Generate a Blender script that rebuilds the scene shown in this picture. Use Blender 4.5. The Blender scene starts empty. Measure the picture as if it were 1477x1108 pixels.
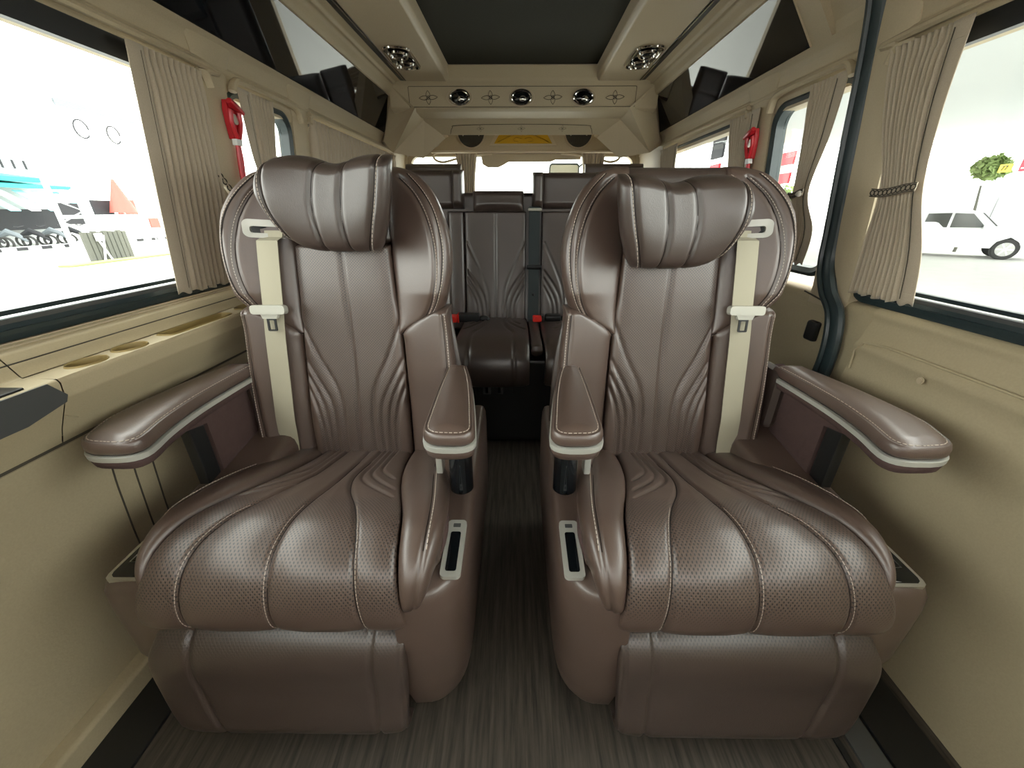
import bpy, bmesh, math, random
import numpy as np
from mathutils import Vector, Matrix
random.seed(7); rng = np.random.default_rng(7)
C = bpy.context.scene.collection
# ------------------------------------------------------------------ camera
cam_d = bpy.data.cameras.new('camera'); cam = bpy.data.objects.new('camera', cam_d); C.objects.link(cam)
F_PX = 555.0
cam_d.sensor_width = 36.0; cam_d.lens = 36.0*F_PX/1477.0; cam_d.clip_start = 0.02; cam_d.clip_end = 300
ry = Vector((744-738.5, 250.0, -F_PX)).normalized()
rz = Vector((0, -ry.z, ry.y)).normalized()
rx = ry.cross(rz)
cam.matrix_world = Matrix.Translation((0, 0, .93)) @ Matrix((rx, ry, rz)).to_4x4()
bpy.context.scene.camera = cam
# ------------------------------------------------------------------ light and exposure
vs = bpy.context.scene.view_settings
vs.view_transform = 'Standard'; vs.look = 'None'; vs.gamma = 1; vs.use_curve_mapping = False
vs.exposure = 0.66
world = bpy.data.worlds.new('world'); bpy.context.scene.world = world; world.use_nodes = True
wn = world.node_tree.nodes; bgn = wn['Background']
bgn.inputs[0].default_value = (1.0, .985, .95, 1); bgn.inputs[1].default_value = 5.0

def area_light(name, loc, rot, sx, sy, power, col=(1, .97, .92)):
    l = bpy.data.lights.new(name, 'AREA'); l.shape = 'RECTANGLE'; l.size = sx; l.size_y = sy; l.energy = power; l.color = col
    o = bpy.data.objects.new(name, l); C.objects.link(o); o.location = loc; o.rotation_euler = rot; return o

# ------------------------------------------------------------------ materials
M = {}
def newmat(name):
    m = bpy.data.materials.new(name); m.use_nodes = True; M[name] = m
    return m, m.node_tree.nodes, m.node_tree.links, m.node_tree.nodes['Principled BSDF']
def simple(name, col, rough=.5, metal=0, spec=.5, bump=None, coat=0, emis=None):
    m, n, l, b = newmat(name)
    b.inputs['Base Color'].default_value = (*col, 1); b.inputs['Roughness'].default_value = rough
    b.inputs['Metallic'].default_value = metal; b.inputs['Specular IOR Level'].default_value = spec
    b.inputs['Coat Weight'].default_value = coat
    if emis:
        b.inputs['Emission Color'].default_value = (*emis[0], 1); b.inputs['Emission Strength'].default_value = emis[1]
    if bump:
        tc = n.new('ShaderNodeTexCoord'); nz = n.new('ShaderNodeTexNoise'); nz.inputs['Scale'].default_value = bump[0]; nz.inputs['Detail'].default_value = 4
        bp = n.new('ShaderNodeBump'); bp.inputs['Strength'].default_value = bump[1]; bp.inputs['Distance'].default_value = bump[2]
        l.new(tc.outputs['Object'], nz.inputs['Vector']); l.new(nz.outputs[0], bp.inputs['Height']); l.new(bp.outputs[0], b.inputs['Normal'])
        cr = n.new('ShaderNodeMix'); cr.data_type = 'RGBA'
        cr.inputs['A'].default_value = (*[c*.9 for c in col], 1); cr.inputs['B'].default_value = (*[min(1, c*1.08) for c in col], 1)
        l.new(nz.outputs[0], cr.inputs['Factor']); l.new(cr.outputs['Result'], b.inputs['Base Color'])
    return m
def leather(name, col, rough=.36):
    m, n, l, b = newmat(name)
    tc = n.new('ShaderNodeTexCoord')
    uv = n.new('ShaderNodeUVMap'); uv.uv_map = 'uv'
    vor = n.new('ShaderNodeTexVoronoi'); vor.inputs['Scale'].default_value = 520; vor.feature = 'F1'
    l.new(tc.outputs['Object'], vor.inputs['Vector'])
    nz = n.new('ShaderNodeTexNoise'); nz.inputs['Scale'].default_value = 9; nz.inputs['Detail'].default_value = 5
    l.new(tc.outputs['Object'], nz.inputs['Vector'])
    b1 = n.new('ShaderNodeBump'); b1.inputs['Strength'].default_value = .22; b1.inputs['Distance'].default_value = .0006
    l.new(vor.outputs['Distance'], b1.inputs['Height'])
    # faint creases
    nz2 = n.new('ShaderNodeTexNoise'); nz2.inputs['Scale'].default_value = 24; nz2.inputs['Detail'].default_value = 3; nz2.inputs['Distortion'].default_value = 1.2
    l.new(tc.outputs['Object'], nz2.inputs['Vector'])
    b2 = n.new('ShaderNodeBump'); b2.inputs['Strength'].default_value = .10; b2.inputs['Distance'].default_value = .002
    l.new(nz2.outputs[0], b2.inputs['Height']); l.new(b1.outputs[0], b2.inputs['Normal'])
    # perforation
    mp = n.new('ShaderNodeMapping'); mp.inputs['Rotation'].default_value = (0, 0, math.radians(45)); mp.inputs['Scale'].default_value = (1/.0046,)*3
    l.new(uv.outputs[0], mp.inputs['Vector'])
    pv = n.new('ShaderNodeTexVoronoi'); pv.voronoi_dimensions = '2D'; pv.inputs['Randomness'].default_value = 0; pv.inputs['Scale'].default_value = 1
    l.new(mp.outputs[0], pv.inputs['Vector'])
    mr = n.new('ShaderNodeMapRange'); mr.inputs['From Min'].default_value = .22; mr.inputs['From Max'].default_value = .32; mr.inputs['To Min'].default_value = 1; mr.inputs['To Max'].default_value = 0
    l.new(pv.outputs['Distance'], mr.inputs['Value'])
    at = n.new('ShaderNodeAttribute'); at.attribute_name = 'perf'
    mu = n.new('ShaderNodeMath'); mu.operation = 'MULTIPLY'; l.new(mr.outputs[0], mu.inputs[0]); l.new(at.outputs['Fac'], mu.inputs[1])
    b3 = n.new('ShaderNodeBump'); b3.invert = True; b3.inputs['Strength'].default_value = .6; b3.inputs['Distance'].default_value = .001
    l.new(mu.outputs[0], b3.inputs['Height']); l.new(b2.outputs[0], b3.inputs['Normal']); l.new(b3.outputs[0], b.inputs['Normal'])
    mx = n.new('ShaderNodeMix'); mx.data_type = 'RGBA'
    mx.inputs['A'].default_value = (*[c*.86 for c in col], 1); mx.inputs['B'].default_value = (*[c*1.14 for c in col], 1)
    l.new(nz.outputs[0], mx.inputs['Factor'])
    m2 = n.new('ShaderNodeMix'); m2.data_type = 'RGBA'; l.new(mu.outputs[0], m2.inputs['Factor'])
    l.new(mx.outputs['Result'], m2.inputs['A']); m2.inputs['B'].default_value = (.012, .009, .008, 1)
    l.new(m2.outputs['Result'], b.inputs['Base Color'])
    b.inputs['Coat Weight'].default_value = .18; b.inputs['Coat Roughness'].default_value = .28
    b.inputs['Roughness'].default_value = rough; b.inputs['Specular IOR Level'].default_value = .95
    return m
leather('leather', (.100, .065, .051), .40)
leather('leather_shaded', (.060, .041, .034), .38)  # darker copy of the leather, shade put into the colour for contrast
simple('suede', (.085, .052, .048), .9, 0, .25, (45, .9, .003))
simple('beige', (.50, .415, .285), .55, 0, .35, (350, .15, .0006))
simple('beige_wall', (.43, .36, .235), .62, 0, .3, (260, .3, .001))
simple('beige_light', (.56, .465, .33), .42, 0, .4, (350, .1, .0005))
simple('seam_dark', (.05, .042, .03), .8)
simple('console', (.46, .385, .25), .5, 0, .4, (400, .1, .0005))
simple('cup_inside', (.30, .22, .085), .5)
simple('black_plastic', (.012, .013, .014), .35)
simple('black_gloss', (.004, .006, .008), .03, 0, .5, None, .3)
simple('rubber', (.022, .036, .040), .36)
simple('grey_plastic', (.075, .078, .078), .4)
simple('ceiling_dark', (.045, .045, .036), .9, 0, .2, (150, .3, .001))
simple('silver', (.62, .61, .57), .28, .9)
simple('chrome', (.75, .74, .72), .08, 1)
simple('silver_paint', (.55, .55, .50), .35, .35)
simple('belt_tan', (.40, .37, .28), .75, 0, .3)
simple('belt_plastic', (.46, .45, .39), .3)
simple('belt_dark', (.022, .032, .034), .6)
simple('red_plastic', (.55, .02, .03), .3)
simple('red_bright', (.8, .03, .02), .35)
simple('thread', (.55, .47, .40), .7)
simple('seam_shade', (.018, .011, .009), .7)  # dark seam thread, with the shade of the crease in its colour
simple('cup_shade', (.13, .085, .03), .6)
simple('gold', (.55, .33, .02), .28, .55)
simple('white', (.8, .8, .78), .5)
simple('pearl', (.75, .72, .66), .15)
def curtain_mat():
    m, n, l, b = newmat('curtain')
    tc = n.new('ShaderNodeTexCoord'); nz = n.new('ShaderNodeTexNoise'); nz.inputs['Scale'].default_value = 500
    l.new(tc.outputs['Object'], nz.inputs['Vector'])
    mx = n.new('ShaderNodeMix'); mx.data_type = 'RGBA'; mx.inputs['A'].default_value = (.43, .36, .27, 1); mx.inputs['B'].default_value = (.58, .49, .37, 1)
    l.new(nz.outputs[0], mx.inputs['Factor']); l.new(mx.outputs['Result'], b.inputs['Base Color'])
    b.inputs['Roughness'].default_value = .85; b.inputs['Sheen Weight'].default_value = .3
    tr = n.new('ShaderNodeBsdfTranslucent'); tr.inputs['Color'].default_value = (.42, .31, .18, 1)
    ms = n.new('ShaderNodeMixShader'); ms.inputs[0].default_value = .07
    l.new(b.outputs[0], ms.inputs[1]); l.new(tr.outputs[0], ms.inputs[2]); l.new(ms.outputs[0], n['Material Output'].inputs['Surface'])
curtain_mat()
def glass_mat(name, tint, refl=.04):
    m, n, l, b = newmat(name); n.remove(b)
    t = n.new('ShaderNodeBsdfTransparent'); t.inputs[0].default_value = (*tint, 1)
    g = n.new('ShaderNodeBsdfGlossy'); g.inputs['Roughness'].default_value = .0
    lw = n.new('ShaderNodeLayerWeight'); lw.inputs[0].default_value = .5
    pw = n.new('ShaderNodeMath'); pw.operation = 'POWER'; pw.inputs[1].default_value = 5; l.new(lw.outputs['Facing'], pw.inputs[0])
    fr = n.new('ShaderNodeMath'); fr.operation = 'MULTIPLY_ADD'; fr.inputs[1].default_value = .6; fr.inputs[2].default_value = .02; l.new(pw.outputs[0], fr.inputs[0])
    ms = n.new('ShaderNodeMixShader'); l.new(fr.outputs[0], ms.inputs[0]); l.new(t.outputs[0], ms.inputs[1]); l.new(g.outputs[0], ms.inputs[2])
    l.new(ms.outputs[0], n['Material Output'].inputs['Surface'])
glass_mat('glass', (.93, .96, .94))
def floor_mat():
    m, n, l, b = newmat('wood_floor')
    tc = n.new('ShaderNodeTexCoord'); mp = n.new('ShaderNodeMapping'); mp.inputs['Scale'].default_value = (60, 3.2, 1)
    l.new(tc.outputs['Object'], mp.inputs['Vector'])
    nz = n.new('ShaderNodeTexNoise'); nz.inputs['Scale'].default_value = 1.6; nz.inputs['Detail'].default_value = 7; nz.inputs['Roughness'].default_value = .65
    l.new(mp.outputs[0], nz.inputs['Vector'])
    cr = n.new('ShaderNodeValToRGB'); e = cr.color_ramp.elements
    e[0].position = .33; e[0].color = (.022, .019, .016, 1); e[1].position = .7; e[1].color = (.11, .092, .074, 1)
    l.new(nz.outputs[0], cr.inputs[0]); l.new(cr.outputs[0], b.inputs['Base Color'])
    bp = n.new('ShaderNodeBump'); bp.inputs['Strength'].default_value = .3; bp.inputs['Distance'].default_value = .001
    l.new(nz.outputs[0], bp.inputs['Height']); l.new(bp.outputs[0], b.inputs['Normal']); b.inputs['Roughness'].default_value = .5
floor_mat()

# ------------------------------------------------------------------ object helpers
def tag(o, label=None, cat=None, group=None, kind=None):
    if label: o['label'] = label
    if cat: o['category'] = cat
    if group: o['group'] = group
    if kind: o['kind'] = kind
    return o
def empty(name, loc=(0, 0, 0), rz=0.0):
    o = bpy.data.objects.new(name, None); C.objects.link(o); o.location = loc; o.rotation_euler = (0, 0, rz); o.empty_display_size = .05
    return o
def thing(name, label, cat, loc=(0, 0, 0), rz=0.0, group=None):
    return tag(empty(name, loc, rz), label, cat, group)
def mesh_obj(name, verts, faces, mat, parent=None, smooth=True, angle=None, fix=False):
    me = bpy.data.meshes.new(name)
    me.from_pydata([tuple(map(float, v)) for v in verts], [], [tuple(f) for f in faces]); me.validate()
    if fix:
        bm = bmesh.new(); bm.from_mesh(me); bmesh.ops.recalc_face_normals(bm, faces=bm.faces); bm.to_mesh(me); bm.free()
    if smooth:
        me.shade_smooth()
        if angle: me.set_sharp_from_angle(angle=math.radians(angle))
    me.materials.append(M[mat]); o = bpy.data.objects.new(name, me); C.objects.link(o)
    if parent: o.parent = parent
    if smooth and angle: w_ = o.modifiers.new('wn', 'WEIGHTED_NORMAL'); w_.keep_sharp = True; w_.weight = 80
    return o
class MB:                                    # collects shapes into one mesh
    def __init__(s): s.v = []; s.f = []
    def add(s, v, f):
        k = len(s.v); s.v += [tuple(map(float, p)) for p in v]; s.f += [tuple(i+k for i in q) for q in f]; return s
    def box(s, c, d, bev=.0, rot=None, seg=2):
        bm = bmesh.new(); bmesh.ops.create_cube(bm, size=1)
        for v in bm.verts: v.co = Vector((v.co.x*d[0], v.co.y*d[1], v.co.z*d[2]))
        if bev > 0: bmesh.ops.bevel(bm, geom=list(bm.edges), offset=min(bev, min(d)*.49), segments=seg, profile=.5, affect='EDGES')
        return s.bm(bm, c, rot)
    def cyl(s, c, r, h, rot=None, n=24, r2=None, bev=0):
        bm = bmesh.new(); bmesh.ops.create_cone(bm, cap_ends=True, segments=n, radius1=r, radius2=r if r2 is None else r2, depth=h)
        if bev: bmesh.ops.bevel(bm, geom=[e for e in bm.edges if abs(e.verts[0].co.z-e.verts[1].co.z) < 1e-6], offset=bev, segments=2, affect='EDGES')
        return s.bm(bm, c, rot)
    def sph(s, c, r, sc=(1, 1, 1), n=16, rot=None):
        bm = bmesh.new(); bmesh.ops.create_uvsphere(bm, u_segments=n, v_segments=n//2, radius=r)
        for v in bm.verts: v.co = Vector((v.co.x*sc[0], v.co.y*sc[1], v.co.z*sc[2]))
        return s.bm(bm, c, rot)
    def bm(s, bm, c, rot=None):
        bm.verts.index_update(); R = rot if rot is not None else Matrix.Identity(3)
        v = [R @ x.co + Vector(c) for x in bm.verts]; f = [[x.index for x in q.verts] for q in bm.faces]; bm.free(); return s.add(v, f)
    def tube(s, pts, r, n=8, closed=False, flat=None):
        pts = [Vector(p) for p in pts]; k = len(pts); ring = []
        up = Vector((0, 0, 1)); prev = None
        for i, p in enumerate(pts):
            a = pts[(i-1) % k] if closed or i else p; b = pts[(i+1) % k] if closed or i < k-1 else p
            t = (b-a).normalized()
            if prev is None:
                q = up if abs(t.dot(up)) < .9 else Vector((1, 0, 0)); x = t.cross(q).normalized()
            else: x = (prev - t*prev.dot(t)).normalized()
            prev = x; y = t.cross(x); rr = r[i] if hasattr(r, '__len__') else r
            ring.append([p + x*math.cos(w)*rr + y*math.sin(w)*rr*(flat or 1) for w in [2*math.pi*j/n for j in range(n)]])
        v = [q for rg in ring for q in rg]; f = []
        m = k if closed else k-1
        for i in range(m):
            for j in range(n):
                a = i*n+j; b = i*n+(j+1) % n; c = ((i+1) % k)*n+(j+1) % n; d = ((i+1) % k)*n+j; f.append((a, b, c, d))
        if not closed: f.append(tuple(range(n))[::-1]); f.append(tuple((k-1)*n+j for j in range(n)))
        return s.add(v, f)
    def prism(s, poly, fn0, fn1):            # polygon between two maps of 2D -> 3D
        n = len(poly); v = [fn0(*p) for p in poly]+[fn1(*p) for p in poly]
        f = [tuple(range(n))[::-1], tuple(range(n, 2*n))]+[(i, (i+1) % n, n+(i+1) % n, n+i) for i in range(n)]
        return s.add(v, f)
    def build(s, name, mat, parent=None, angle=35, smooth=True, fix=True):
        return mesh_obj(name, s.v, s.f, mat, parent, smooth, angle, fix)
def RX(a): return Matrix.Rotation(a, 3, 'X')
def RY(a): return Matrix.Rotation(a, 3, 'Y')
def RZ(a): return Matrix.Rotation(a, 3, 'Z')
def cr(P, per=14):
    P = np.array(P, float); out = []
    for i in range(len(P)-1):
        p0 = P[max(i-1, 0)]; p1 = P[i]; p2 = P[i+1]; p3 = P[min(i+2, len(P)-1)]
        for t in np.linspace(0, 1, per, endpoint=False):
            out.append(.5*((2*p1)+(-p0+p2)*t+(2*p0-5*p1+4*p2-p3)*t*t+(-p0+3*p1-3*p2+p3)*t**3))
    out.append(P[-1]); return np.array(out)
def rrect(w, h, r, n=6, cx=0, cy=0):
    o = []
    for sx, sy, a0 in ((1, 1, 0), (-1, 1, 90), (-1, -1, 180), (1, -1, 270)):
        for k in range(n+1):
            a = math.radians(a0+90*k/n); o.append((cx+sx*(w/2-r)+r*math.cos(a), cy+sy*(h/2-r)+r*math.sin(a)))
    return o
def dist_poly(a, b, pts):
    d = np.full(a.shape, 9.0)
    for (x0, y0), (x1, y1) in zip(pts[:-1], pts[1:]):
        vx, vy = x1-x0, y1-y0; L = vx*vx+vy*vy+1e-12
        t = np.clip(((a-x0)*vx+(b-y0)*vy)/L, 0, 1); d = np.minimum(d, np.hypot(a-x0-t*vx, b-y0-t*vy))
    return d

# ------------------------------------------------------------------ upholstered pad
class Pad:
    """closed cushion: a = across, b = arc length along a path in (Y, Z), h = out along the path's normal"""
    def __init__(s, path, left, right, b0=None, b1=None, front=.03, back=.03, p=4, end=(.03, .03), grooves=(), extra=None,
                 side=1, da=.0045, db=.0045, origin=(0, 0, 0), perf=None, warp=None, nmin=14, flip=False):
        s.P = cr(path, 30); d = np.linalg.norm(np.diff(s.P, axis=0), axis=1); s.S = np.r_[0, np.cumsum(d)]
        T = np.gradient(s.P, s.S, axis=0); T /= np.linalg.norm(T, axis=1)[:, None]
        s.ns = -1 if flip else 1; s.N = np.c_[-T[:, 1], T[:, 0]]*s.ns   # out of the padded face
        s.l = cr([(x, y) for x, y in left], 10) if len(left) > 2 else np.array(left, float)
        s.r = cr([(x, y) for x, y in right], 10) if len(right) > 2 else np.array(right, float)
        s.b0 = max(s.l[0][0], 0) if b0 is None else b0; s.b1 = min(s.S[-1], s.l[-1][0]) if b1 is None else b1
        s.front, s.back, s.p, s.end, s.extra, s.side, s.o, s.warp = front, back, p, end, extra, side, origin, warp
        s.gr = [(cr(g[0], 8) if len(g[0]) > 2 else np.array(g[0], float), g[1], g[2]) for g in grooves]
        s.da, s.db, s.perf, s.nmin = da, db, perf, nmin
    def xl(s, b): return np.interp(b, s.l[:, 0], s.l[:, 1])
    def xr(s, b): return np.interp(b, s.r[:, 0], s.r[:, 1])
    def E(s, b):
        e = np.ones_like(b)
        for d, L in ((b-s.b0, s.end[0]), (s.b1-b, s.end[1])):
            if L > 0: t = np.clip(d/L, 0, 1); e = e*np.sqrt(np.clip(1-(1-t)**2, 0, 1))
        return e
    def h(s, a, b):
        l, r = s.xl(b), s.xr(b); u = np.clip((2*a-l-r)/np.maximum(r-l, 1e-6), -1, 1)
        E = s.E(b); hh = s.front*(1-np.abs(u)**s.p)**(1/s.p)*E
        if s.extra: hh = hh+s.extra(a, b, u, E)
        for g, dep, w in s.gr:
            dd = dist_poly(a, b, g); hh = hh-dep*np.exp(-(dd/w)**2)*(np.clip((1-np.abs(u)), 0, .04)/.04)
        return hh
    def pos(s, a, b, h):
        if s.warp: a, b = s.warp(a, b)
        y = np.interp(b, s.S, s.P[:, 0]); z = np.interp(b, s.S, s.P[:, 1])
        over = np.where(b > s.S[-1], b-s.S[-1], np.where(b < 0, b, 0))
        ny = np.interp(b, s.S, s.N[:, 0]); nz = np.interp(b, s.S, s.N[:, 1])
        y = y+s.ns*nz*over; z = z-s.ns*ny*over
        return np.stack([s.side*(a+s.o[0]), y+ny*h+s.o[1], z+nz*h+s.o[2]], -1)
    def at(s, a, b, off=.0):
        a = np.atleast_1d(np.array(a, float)); b = np.atleast_1d(np.array(b, float)); return s.pos(a, b, s.h(a, b)+off)
    def build(s, name, mat, parent):
        nb = max(6, int((s.b1-s.b0)/s.db)); w = np.linspace(0, 1, nb)
        bs = list(s.b0+(s.b1-s.b0)*w)
        for e, sg, L in ((s.b0, 1, s.end[0]), (s.b1, -1, s.end[1])):
            if L > 0: bs += [e+sg*L*(1-math.cos(t)) for t in np.linspace(0, math.pi/2, 7)[1:]]
        bs = np.unique(np.round(np.array(bs), 5)); W = np.max(s.xr(bs)-s.xl(bs)); nu = max(s.nmin, int(W/s.da))
        t = np.linspace(-1, 1, nu); u = np.sin(t*math.pi/2)*.45+t*.55; u = np.sign(u)*np.abs(u)
        ex = np.array([.985, .995]); u = np.unique(np.r_[-ex, u, ex]); nu = len(u)
        ub = np.linspace(1, -1, 12)[1:-1]
        B, U = np.meshgrid(bs, u, indexing='ij'); l = s.xl(B); r = s.xr(B); A = (l+r)/2+U*(r-l)/2
        Pf = s.pos(A, B, s.h(A, B))
        B2, U2 = np.meshgrid(bs, ub, indexing='ij'); l = s.xl(B2); r = s.xr(B2); A2 = (l+r)/2+U2*(r-l)/2
        ed = s.extra(A2, B2, U2, s.E(B2)) if s.extra else 0
        Pb = s.pos(A2, B2, -s.back*np.sqrt(1-U2**2)*s.E(B2)+np.minimum(ed, s.h(A2, B2)-.004) if s.extra else -s.back*np.sqrt(1-U2**2)*s.E(B2))
        V = np.concatenate([Pf, Pb], 1); n = V.shape[1]; m = V.shape[0]
        i = np.arange(m-1)[:, None]*n; j = np.arange(n)[None]; j2 = (j+1) % n
        Fc = np.stack([i+j, i+j2, i+n+j2, i+n+j], -1).reshape(-1, 4)
        fl = s.side*s.ns < 0
        if fl: Fc = Fc[:, ::-1]
        faces = Fc.tolist(); c0 = list(range(n)); c1 = [(m-1)*n+k for k in range(n)]
        faces += [c0 if fl else c0[::-1], c1[::-1] if fl else c1]
        me = bpy.data.meshes.new(name); me.from_pydata(V.reshape(-1, 3).tolist(), [], faces); me.shade_smooth()
        AB = np.concatenate([np.stack([A, B], -1), np.stack([A2, B2], -1)], 1).reshape(-1, 2)
        uvl = me.uv_layers.new(name='uv'); idx = np.zeros(len(me.loops), int); me.loops.foreach_get('vertex_index', idx)
        uvl.data.foreach_set('uv', AB[idx].astype(np.float32).ravel())
        if s.perf:
            at = me.attributes.new('perf', 'FLOAT', 'POINT'); pv = np.zeros((m, n)); pv[:, :nu] = s.perf(A, B)
            at.data.foreach_set('value', pv.ravel().astype(np.float32))
        me.materials.append(M[mat]); o = bpy.data.objects.new(name, me); C.objects.link(o); o.parent = parent
        return o
def stitches(pad, curves, parent, name='stitching', pitch=.0065, off=.0007, r=.0007, mat='thread'):
    mb = MB()
    for cv in curves:
        c = cr(cv, 12) if len(cv) > 2 else np.array(cv, float)
        L = np.r_[0, np.cumsum(np.linalg.norm(np.diff(c, axis=0), axis=1))]; n = max(2, int(L[-1]/pitch))
        for k in range(n):
            t = [L[-1]*(k+q)/n for q in (.12, .5, .85)]
            p = pad.at(np.interp(t, L, c[:, 0]), np.interp(t, L, c[:, 1]), off)
            mb.tube([p[0], p[1], p[2]], [r, r*1.25, r], 4)
    o = mb.build(name, mat, parent, fix=False); o['kind'] = 'stuff'; return o

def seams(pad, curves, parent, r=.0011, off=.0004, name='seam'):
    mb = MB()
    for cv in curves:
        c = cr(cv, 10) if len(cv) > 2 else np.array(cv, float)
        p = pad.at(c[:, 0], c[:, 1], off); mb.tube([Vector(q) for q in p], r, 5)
    return mb.build(name, 'seam_shade', parent, fix=False)

# ------------------------------------------------------------------ the cabin shell
YN, YF = -1.15, 2.9                         # near and far ends of the cabin
KX = .013                                   # the cabin runs very slightly to the right
def cab(x, y): return x+KX*y
def WX(z):                                  # wall half width at a height
    return np.interp(z, [0, .05, .30, .50, .735, 1.24, 1.30], [.817, .822, .822, .815, .822, .768, .755])
def extr(mb, sgn, prof, y0, y1, ny=2, thick=None):
    """open cross-section [(x, z)] swept along Y on side sgn; thick gives it a back"""
    prof = [tuple(p) for p in prof]
    if thick: prof = prof+[(x+thick, z) for x, z in prof[::-1]]
    ys = np.linspace(y0, y1, ny); n = len(prof); v = []; f = []
    for y in ys: v += [(cab(sgn*x, y), y, z) for x, z in prof]
    for i in range(ny-1):
        for j in range(n if thick else n-1):
            j2 = (j+1) % n; f.append((i*n+j, i*n+j2, (i+1)*n+j2, (i+1)*n+j))
    if thick: f += [tuple(range(n)), tuple((ny-1)*n+j for j in range(n))]
    return mb.add(v, f)
def struct(o, label=None): return tag(o, label, None, None, 'structure')
def rnd(prof, r=.006, n=3):                 # round the corners of an open profile
    out = [prof[0]]
    for a, b, c in zip(prof[:-2], prof[1:-1], prof[2:]):
        A, B, D = map(Vector, (a, b, c)); u = (A-B); w = (D-B); q = min(r, u.length*.45, w.length*.45)
        p0 = B+u.normalized()*q; p1 = B+w.normalized()*q
        for k in range(n+1):
            t = k/n; x = p0*(1-t)**2+B*2*t*(1-t)+p1*t*t; out.append((x.x, x.y))
    out.append(prof[-1]); return out

# floor
fl = MB(); fl.box((cab(0, .9), (YN+YF)/2, -.02), (1.9, YF-YN, .04)); fo = struct(fl.build('floor', 'wood_floor'), 'dark grey wood grain vinyl floor of the van aisle')
q = MB(); q.box((.62, .2, .002), (.012, 1.2, .004), .001); q.build('seat_rail', 'black_plastic', fo)
q = MB(); q.box((.665, .2, .003), (.05, 1.2, .006), .001); q.build('rail_cover', 'grey_plastic', fo)
q = MB(); q.box((.745, .2, .004), (.10, 1.3, .008), .002); q.build('rail_cover', 'black_plastic', fo)
q = MB(); q.box((-.745, .2, .004), (.10, 1.3, .008), .002); q.build('rail_cover', 'black_plastic', fo)
# left wall
wl = MB(); extr(wl, -1, rnd([(.822, 0), (.822, .28), (.800, .46), (.772, .567)], .05, 6), YN, YF, 2, .10)
wlo = struct(wl.build('wall_left', 'beige_wall'), 'beige moulded lower side wall on the left')
w = MB(); extr(w, -1, rnd([(.775, .571), (.762, .60), (.730, .655), (.725, .683), (.729, .6885), (.783, .69), (.795, .712), (.803, .726), (.812, .728), (.818, .736), (.85, .737)], .004, 3), YN, .547, 2, .06)
extr(w, -1, rnd([(.775, .571), (.762, .60), (.730, .655), (.725, .683), (.729, .6885)], .003, 3), .549, YF, 2)
extr(w, -1, [(.80, .566), (.845, .60), (.845, .74)], YN, YF, 2)
extr(w, -1, rnd([(.783, .69), (.795, .712), (.803, .726), (.812, .728), (.818, .736), (.85, .737)], .004, 3), .549, YF, 2)
extr(w, -1, [(.727, .62), (.80, .63)], .549, .551, 2)
w.build('upper_panel', 'console', wlo)
g = MB(); g.tube([(-.7925+KX*y, y, .7115) for y in (YN, 2.6)], .0012, 5); g.build('panel_joint', 'seam_dark', wlo)
for zz, xx in ((.7365, .8155), (.7315, .8125)):
    g = MB(); g.tube([(-xx+KX*y, y, zz) for y in (YN, 1.12)], .0013, 6); g.build('highlight_bead', 'beige_light', wlo)  # raised beads in paler beige stand in for the sill's highlight lines
sm = MB(); extr(sm, -1, [(.772, .566), (.776, .572)], YN, YF, 2, .02); sm.build('panel_joint', 'seam_dark', wlo)
PL = rnd([(.822, 0), (.822, .28), (.800, .46), (.772, .567)], .05, 6)
for yy in (.612, .652, .693):
    g = MB(); pts = [(cab(-float(np.interp(zz, [p[1] for p in PL], [p[0] for p in PL])), yy), yy, zz) for zz in np.linspace(.08, .56, 26)]
    g.tube(pts, .0020, 5); g.build('panel_joint', 'seam_dark', wlo)
b = MB(); extr(b, -1, rnd([(.790, 0), (.790, .05), (.797, .055), (.83, .056)], .003), YN, YF, 2); struct(b.build('baseboard_left', 'beige_wall'), 'beige kick strip along the floor on the left')
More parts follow.
